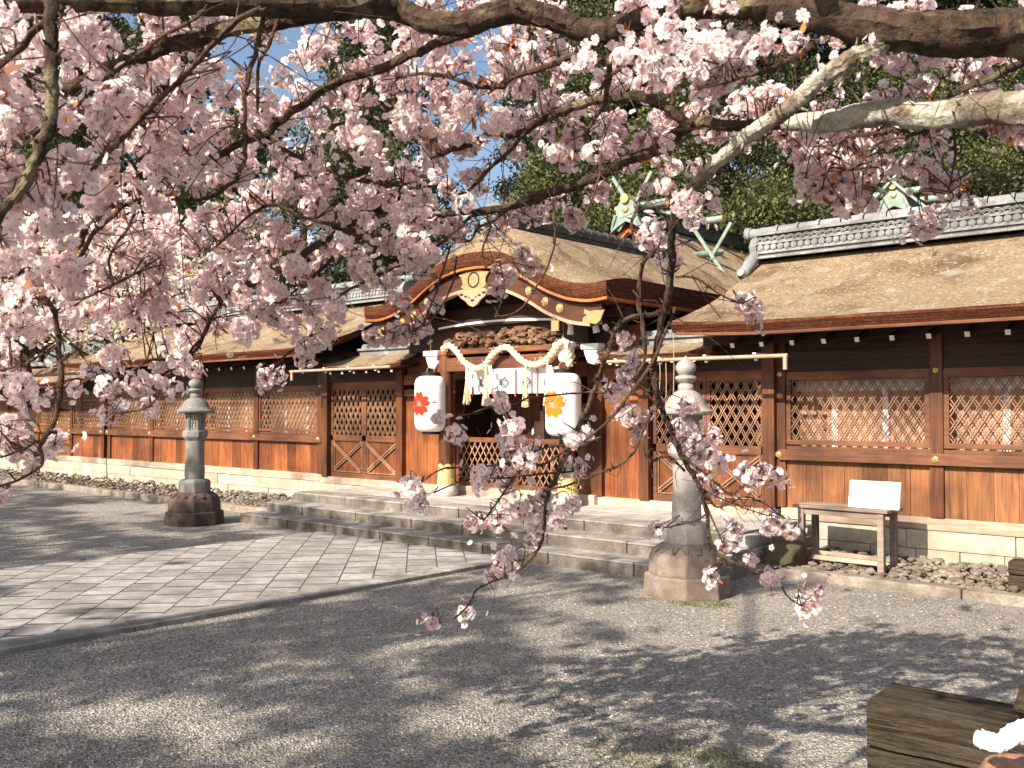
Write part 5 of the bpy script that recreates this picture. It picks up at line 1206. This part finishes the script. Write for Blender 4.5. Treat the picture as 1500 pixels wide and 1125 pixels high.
# row 10 is below the eaves on the left
def rfield(x,y):
    r=18.0
    if x<120: r=32-(max(0,y-330)/12)
    elif x<330 and y<290: r=25-(x-120)/60
    elif y<120 and x>850: r=26
    if 1140<x<1270 and y<135: r=34
    if x>1280 and y<140: r=21
    return max(16.5,r)
cl_list=[]
rs=random.Random(21)
for j,row in enumerate(DEN):
    for i in range(-1,31):
        ch=row[min(max(i,0),len(row)-1)] if 0<=i<30 else row[0 if i<0 else 29]
        d=int(ch)/9.0
        if d<=0: continue
        cx,cy=i*50+25,j*50+25; r=rfield(cx,cy)
        n=(d**1.25)*2500/(PI*r*r)*(3.0 if cx<420 else 2.3); k=int(n)+(1 if rs.random()<n-int(n) else 0)
        for q in range(k):
            x=cx+rs.uniform(-26,26); y=cy+rs.uniform(-26,26); zz=rs.uniform(.62,1.25); cl_list.append((x,y,r*zz*rs.uniform(.88,1.12),.05*zz))
NGRID=len(cl_list)
for x,y,r in [(33,568,27),(60,578,18),(20,572,20),(160,524,19),(168,537,12),(109,569,16),(133,545,13),(157,567,19),(203,567,18),(227,559,18),(250,567,17),(219,596,12),(155,607,12),(171,598,13),(261,527,19),(237,505,16),(16,628,18),(19,652,20),(80,650,22),(53,668,18),(27,660,18),(-4,721,12),(389,553,13),(405,550,12),(445,513,18),(470,500,17),(479,490,18),(590,492,15),(608,486,12),(572,498,12),(618,478,10),
 (735,589,17),(641,614,17),(667,635,18),(749,625,18),(742,640,14),(767,674,20),(749,662,16),(778,664,14),(703,699,18),(718,692,12),(742,712,12),(607,724,20),(614,738,14),(603,708,12),(842,646,18),(855,636,12),(849,685,14),(827,689,13),(795,728,17),(780,738,12),(760,745,15),(838,738,13),(817,760,18),(800,752,13),(692,767,13),(706,762,10),(728,770,15),(733,757,10),(781,781,15),(742,813,20),(749,831,14),(730,822,10),(721,845,8),(683,898,14),(632,912,12),(895,575,15),(916,561,14),(927,610,17),(937,622,12),(934,635,15),(913,498,15),(927,529,14),(918,545,13),(891,573,14),(912,603,12),(1009,591,14),(993,627,15),(998,649,14),(1020,644,16),(1012,628,12),(1024,667,14),(1047,640,9),(1051,680,18),(1040,664,12),(1029,702,12),(1051,720,15),(1100,702,17),(1118,693,15),(1140,695,14),(1090,690,11),(1131,760,16),(1127,776,14),(1146,772,12),(1158,782,13),(1075,775,15),(1060,800,15),(1100,820,14),(1127,847,17),(1042,844,13),(962,773,11),(1180,889,15),(1176,878,10),(1198,868,12),(1100,448,17),(1086,440,12),(1104,462,12),(765,375,15),(778,392,13),(738,410,14),(745,398,11),(728,424,10),(838,315,12),(768,312,14),(790,318,11),(1005,300,22),(1022,292,16),(950,335,19),(965,350,16),(945,355,14),(988,385,17),(975,372,14),(1015,325,15)]:
    cl_list.append((x,y,r,.047))
# flower template
def petal_tmpl(L,W,cup,tip):
    P=[(0,0),(-.30*W,.38*L),(.30*W,.38*L),(-.5*W,.74*L),(.5*W,.74*L),(-.26*W,.98*L),(0,.86*L),(.26*W,.98*L)]
    V=[]
    for x,y in P:
        s=y/L; z=cup*L*s*s+.18*abs(x)*1.0
        if s>.9: z-=tip*L
        V.append((y,x,z))
    return np.array(V)
F3=np.array([(0,2,1)]); F4=np.array([(1,2,4,3)]); F5=np.array([(3,4,7,6,5)])
def flower():
    V=[]
    for ring,(n,L,W,cup,off) in enumerate(((5,.0195,.0158,.10,0),(5,.0140,.0118,.40,.62))):
        for k in range(n):
            p=petal_tmpl(L*random.uniform(.92,1.08),W,cup*random.uniform(.7,1.4),.06); a=2*PI*k/n+off+random.uniform(-.12,.12); c,s=math.cos(a),math.sin(a)
            V.append(p@np.array([[c,s,0],[-s,c,0],[0,0,1]]))
    return np.concatenate(V)
FL=[flower() for _ in range(6)]; NPET=len(FL[0])//8
f3=np.concatenate([F3+8*k for k in range(NPET)]); f4=np.concatenate([F4+8*k for k in range(NPET)]); f5=np.concatenate([F5+8*k for k in range(NPET)])
CT5=np.array([[.0032*math.cos(2*PI*k/6),.0032*math.sin(2*PI*k/6),.0022] for k in range(6)]+[[0,0,.0055]])
CF=np.array([(k,(k+1)%6,6) for k in range(6)])
centres={}
def frame(n,rng):
    n=n/np.linalg.norm(n); a=rng.normal(0,1,3); a-=n*(a@n); a/=np.linalg.norm(a); return np.array([a,np.cross(n,a),n])
RB=np.random.default_rng(77)
def make_cluster(c,R,attach):
    """pom of flowers on stalks round c"""
    Vs=[]; cen=[]; n=int(RB.integers(18,26)*min(1.1,max(.55,(R/.05)**1.3))); gap=RB.normal(0,1,3); gap/=np.linalg.norm(gap); ax=(attach-c); L=np.linalg.norm(ax)+1e-6; ax=ax/L
    sq=RB.uniform(.62,1.22,3); stalk=[]
    for k in range(n):
        z=1-2*(k+.5)/n; ph=k*2.399+RB.uniform(-.35,.35); u=np.array([math.sqrt(1-z*z)*math.cos(ph),math.sqrt(1-z*z)*math.sin(ph),z])
        if u@ax>.80 : continue
        p=c+u*R*.86*RB.uniform(.62,1.18)*sq; nn=u+RB.normal(0,.42,3); M3=frame(nn,RB); s=RB.uniform(.85,1.15)*(R/.05)**.5
        Vs.append(FL[int(RB.integers(6))]*s@M3+p-M3[2]*.004); cen.append(CT5*s@M3+p-M3[2]*.004); stalk.append(p-M3[2]*.006)
    for k in range(int(RB.integers(2,6))):                     # loose flowers round the pom
        u=RB.normal(0,1,3); u/=np.linalg.norm(u); u-=ax*.2; p=c+u*R*RB.uniform(1.15,2.1); nn=u+RB.normal(0,.6,3); M3=frame(nn,RB); s=RB.uniform(.7,1.05)
        Vs.append(FL[int(RB.integers(6))]*s@M3+p-M3[2]*.004); cen.append(CT5*s@M3+p-M3[2]*.004); stalk.append(p-M3[2]*.006)
    return Vs,stalk,cen
perlimb={}
tw=[MB() for _ in limbs]; leafs={}
for (x,y,r,R) in cl_list:
    d=FPX*R/r; d=min(max(d,1.75),4.7)*rs.uniform(.96,1.04)
    hit=(NW>13)&(np.hypot(NX[:,0]-x,NX[:,1]-y)<NW*.5+14)
    if hit.any() and rs.random()<.85 and cl_list.index((x,y,r,R))<NGRID: d=max(d,float(ND[hit].max())+rs.uniform(.14,.35))
    c=onD(x,y,d)
    cost=np.hypot(NX[:,0]-x,NX[:,1]-y)+70*np.abs(ND-d); i=int(np.argmin(cost+RB.uniform(0,8,len(cost)))); li=int(NL[i]); A=NP[i]
    # pull the cluster towards its limb in depth so that sprays stay short
    dA=ND[i]
    if abs(dA-d)>.45: d=dA+math.copysign(.45,d-dA); c=onD(x,y,d)
    Vs,st,cen=make_cluster(c,R,A); centres.setdefault(li,[]).extend(cen); perlimb.setdefault(li,[]).extend(Vs)
    dist=np.linalg.norm(c-A); mid=(A+c)/2+np.array([RB.normal(0,.04),RB.normal(0,.04),.05])*min(1,dist*2.5); pts=cr([A,mid,c],4); tw[li].tube(pts,[.0030-.0014*k/8 for k in range(9)] ,4)
    for q in st: tw[li].tube([c,q],.0009,3,cap=False)
    nl=int(RB.integers(2,6)) if RB.random()<.55 else 1
    for k in range(nl):
        u=RB.normal(0,1,3); u/=np.linalg.norm(u); u=u*.6+(A-c)/max(dist,.01)*.5; leafs.setdefault(li,[]).append((c+u*R*.9,u,RB.uniform(.022,.048)))
# bare fine twigs
for k in range(420):
    i=int(RB.integers(len(NP))); li=int(NL[i]); A=NP[i]; x,y=NX[i]
    if not(-50<x<1550): continue
    d=RB.normal(0,1,3); d-=FW*(d@FW)*.6; d[2]-=.15; d/=np.linalg.norm(d); Lq=RB.uniform(.08,.34)
    if y>480: Lq*=.35
    if y>480 and x<500 and RB.random()<.7: continue
    b=A+d*Lq*.5+RB.normal(0,.02,3); e=b+d*Lq*.5+RB.normal(0,.03,3); tw[li].tube(cr([A,b,e],4),[.0022-.0013*q/8 for q in range(9)],4)
    if RB.random()<.4:
        e2=b+(d+RB.normal(0,.6,3))*Lq*.35; tw[li].tube([b,(b+e2)/2+RB.normal(0,.01,3),e2],[.0014,.0012,.0008],4)
def leaf_mesh(L):
    Vs=[];n=0
    for c,u,s in L:
        u=u/np.linalg.norm(u); M3=frame(u,RB); d=M3[2]; b=M3[0]; w=M3[1]
        Vs.append(np.array([c,c+d*s*.4+b*s*.20+w*s*.05,c+d*s*.75+b*s*.14+w*s*.03,c+d*s,c+d*s*.75-b*s*.14+w*s*.03,c+d*s*.4-b*s*.20+w*s*.05]))
    V=np.concatenate(Vs); m=len(L); return V,[(6,np.arange(6*m).reshape(-1,6))]
for li,g in enumerate(limbs):
    mk=BR[li][0]; base=BR[li][1][0][2]
    mt=M['bark_pale'] if (mk=='P') else (M['bark'] if base>11 else M['twig'])
    if mk=='D': mt=M['bark']
    if len(tw[li].f)<=150 and tw[li].v: g.add(tw[li].v,tw[li].f)
    o=g.build('limb' if base>11 else 'branch',mt,ct,smooth=True)
    if len(tw[li].f)>150: tw[li].build('twigs',M['twig'],o)
    if li in perlimb:
        Vs=perlimb[li]; n=len(Vs); cv=centres[li]; n0=n*len(Vs[0]); nc=len(cv); V=np.concatenate(Vs+cv); k=len(Vs[0]); off=(np.arange(n)*k)[:,None,None]
        cf=(CF[None]+(np.arange(nc)*7)[:,None,None]).reshape(-1,3)+n0
        b=np_mesh('blossoms',V,[(3,(f3[None]+off).reshape(-1,3)),(4,(f4[None]+off).reshape(-1,4)),(5,(f5[None]+off).reshape(-1,5)),(3,cf)],M['petal'],o)
        b.data.materials.append(M['centre']); mi=np.zeros(len(b.data.polygons),dtype=np.int32); mi[-len(cf):]=1; b.data.polygons.foreach_set('material_index',mi)
    if li in leafs:
        V,F=leaf_mesh(leafs[li]); np_mesh('young_leaves',V,F,M['calyx'],o)
# rest of the crown, overhead and behind the viewer: casts the crisp dapples on the right
pts=[]
RC=np.random.default_rng(31)
for k in range(5200):
    X=RC.uniform(-7,3.5); Y=RC.uniform(4.0,9.3)
    n=mnoise.noise(Vector((X*1.3,Y*1.9,9.1)))+.6*mnoise.noise(Vector((X*3.4,Y*4.4,2.1)))
    b=(-.44 if X>-2.6 else -.2) if X>-3.9 else -.7
    if Y>8.6: b-=.35
    if n+b<0: continue
    t=RC.uniform(4.2,7.5); P=np.array([X,Y,0])-np.array(SUNV)*t
    x,y,z=pix(P)
    if z>0 and -80<x<1580 and y>-60: continue
    if np.linalg.norm(P-CAM)<.9: continue
    pts.append(P)
pts=np.array(pts); C=np.repeat(pts,5,axis=0)+RC.normal(0,.05,(len(pts)*5,3)); V,F=quad_cloud(C,.085,RC,aspect=1.2,up=.5)
np_mesh('overhead_blossoms',V,[(4,F)],M['petal'],ct)
#==================================================================== GRASS AND LITTER
def tufts(name,label,regs,n,h,seed,mt,cat):
    R=np.random.default_rng(seed); Vs=[];m=0
    for k in range(n):
        cx,cy,sx,sy=regs[k%len(regs)]; x=R.normal(cx,sx); y=R.normal(cy,sy); a=R.uniform(0,2*PI); hh=h*R.uniform(.4,1.2); w=.004; lx,ly=R.normal(0,.4)*hh,R.normal(0,.4)*hh
        Vs.append([(x-w*math.cos(a),y-w*math.sin(a),0),(x+w*math.cos(a),y+w*math.sin(a),0),(x+lx,y+ly,hh),(x+lx*.5-w*.7*math.cos(a),y+ly*.5-w*.7*math.sin(a),hh*.6)])
    V=np.array(Vs).reshape(-1,3); return tag(np_mesh(name,V,[(4,np.arange(4*n).reshape(-1,4))],mt),label,cat,kind='stuff')
gp=onZ(1060,1115); gp2=onZ(940,1120)
tufts('grass','sparse short grass and moss at the bottom edge and round the near stone lantern',[(-4.32,7.12,.14,.05),(-4.1,7.3,.07,.07),(gp[0],gp[1],.16,.07),(gp2[0],gp2[1],.22,.07),(gp[0]-.1,gp[1],.3,.1)],2200,.017,8,M['grass'],'grass')
R=np.random.default_rng(13); Vs=[]; n=420
for k in range(n):
    x=R.uniform(-12,0.2); y=R.uniform(2,8.8) if k%3 else R.uniform(2,5)
    s=R.uniform(.008,.022); a=R.uniform(0,2*PI); c,q=math.cos(a),math.sin(a); z=.03 if -10.4<x<-6.9 else .006
    for (u,v,w) in ((-1,0,0),(0,-.45,.15),(1,0,.1),(0,.45,.25)): Vs.append((x+s*(u*c-v*q),y+s*(u*q+v*c),z+s*w))
tag(np_mesh('leaf_litter',np.array(Vs),[(4,np.arange(4*n).reshape(-1,4))],M['fallen']),'scattered fallen leaves and petals on the gravel and pavers','leaf litter',kind='stuff')
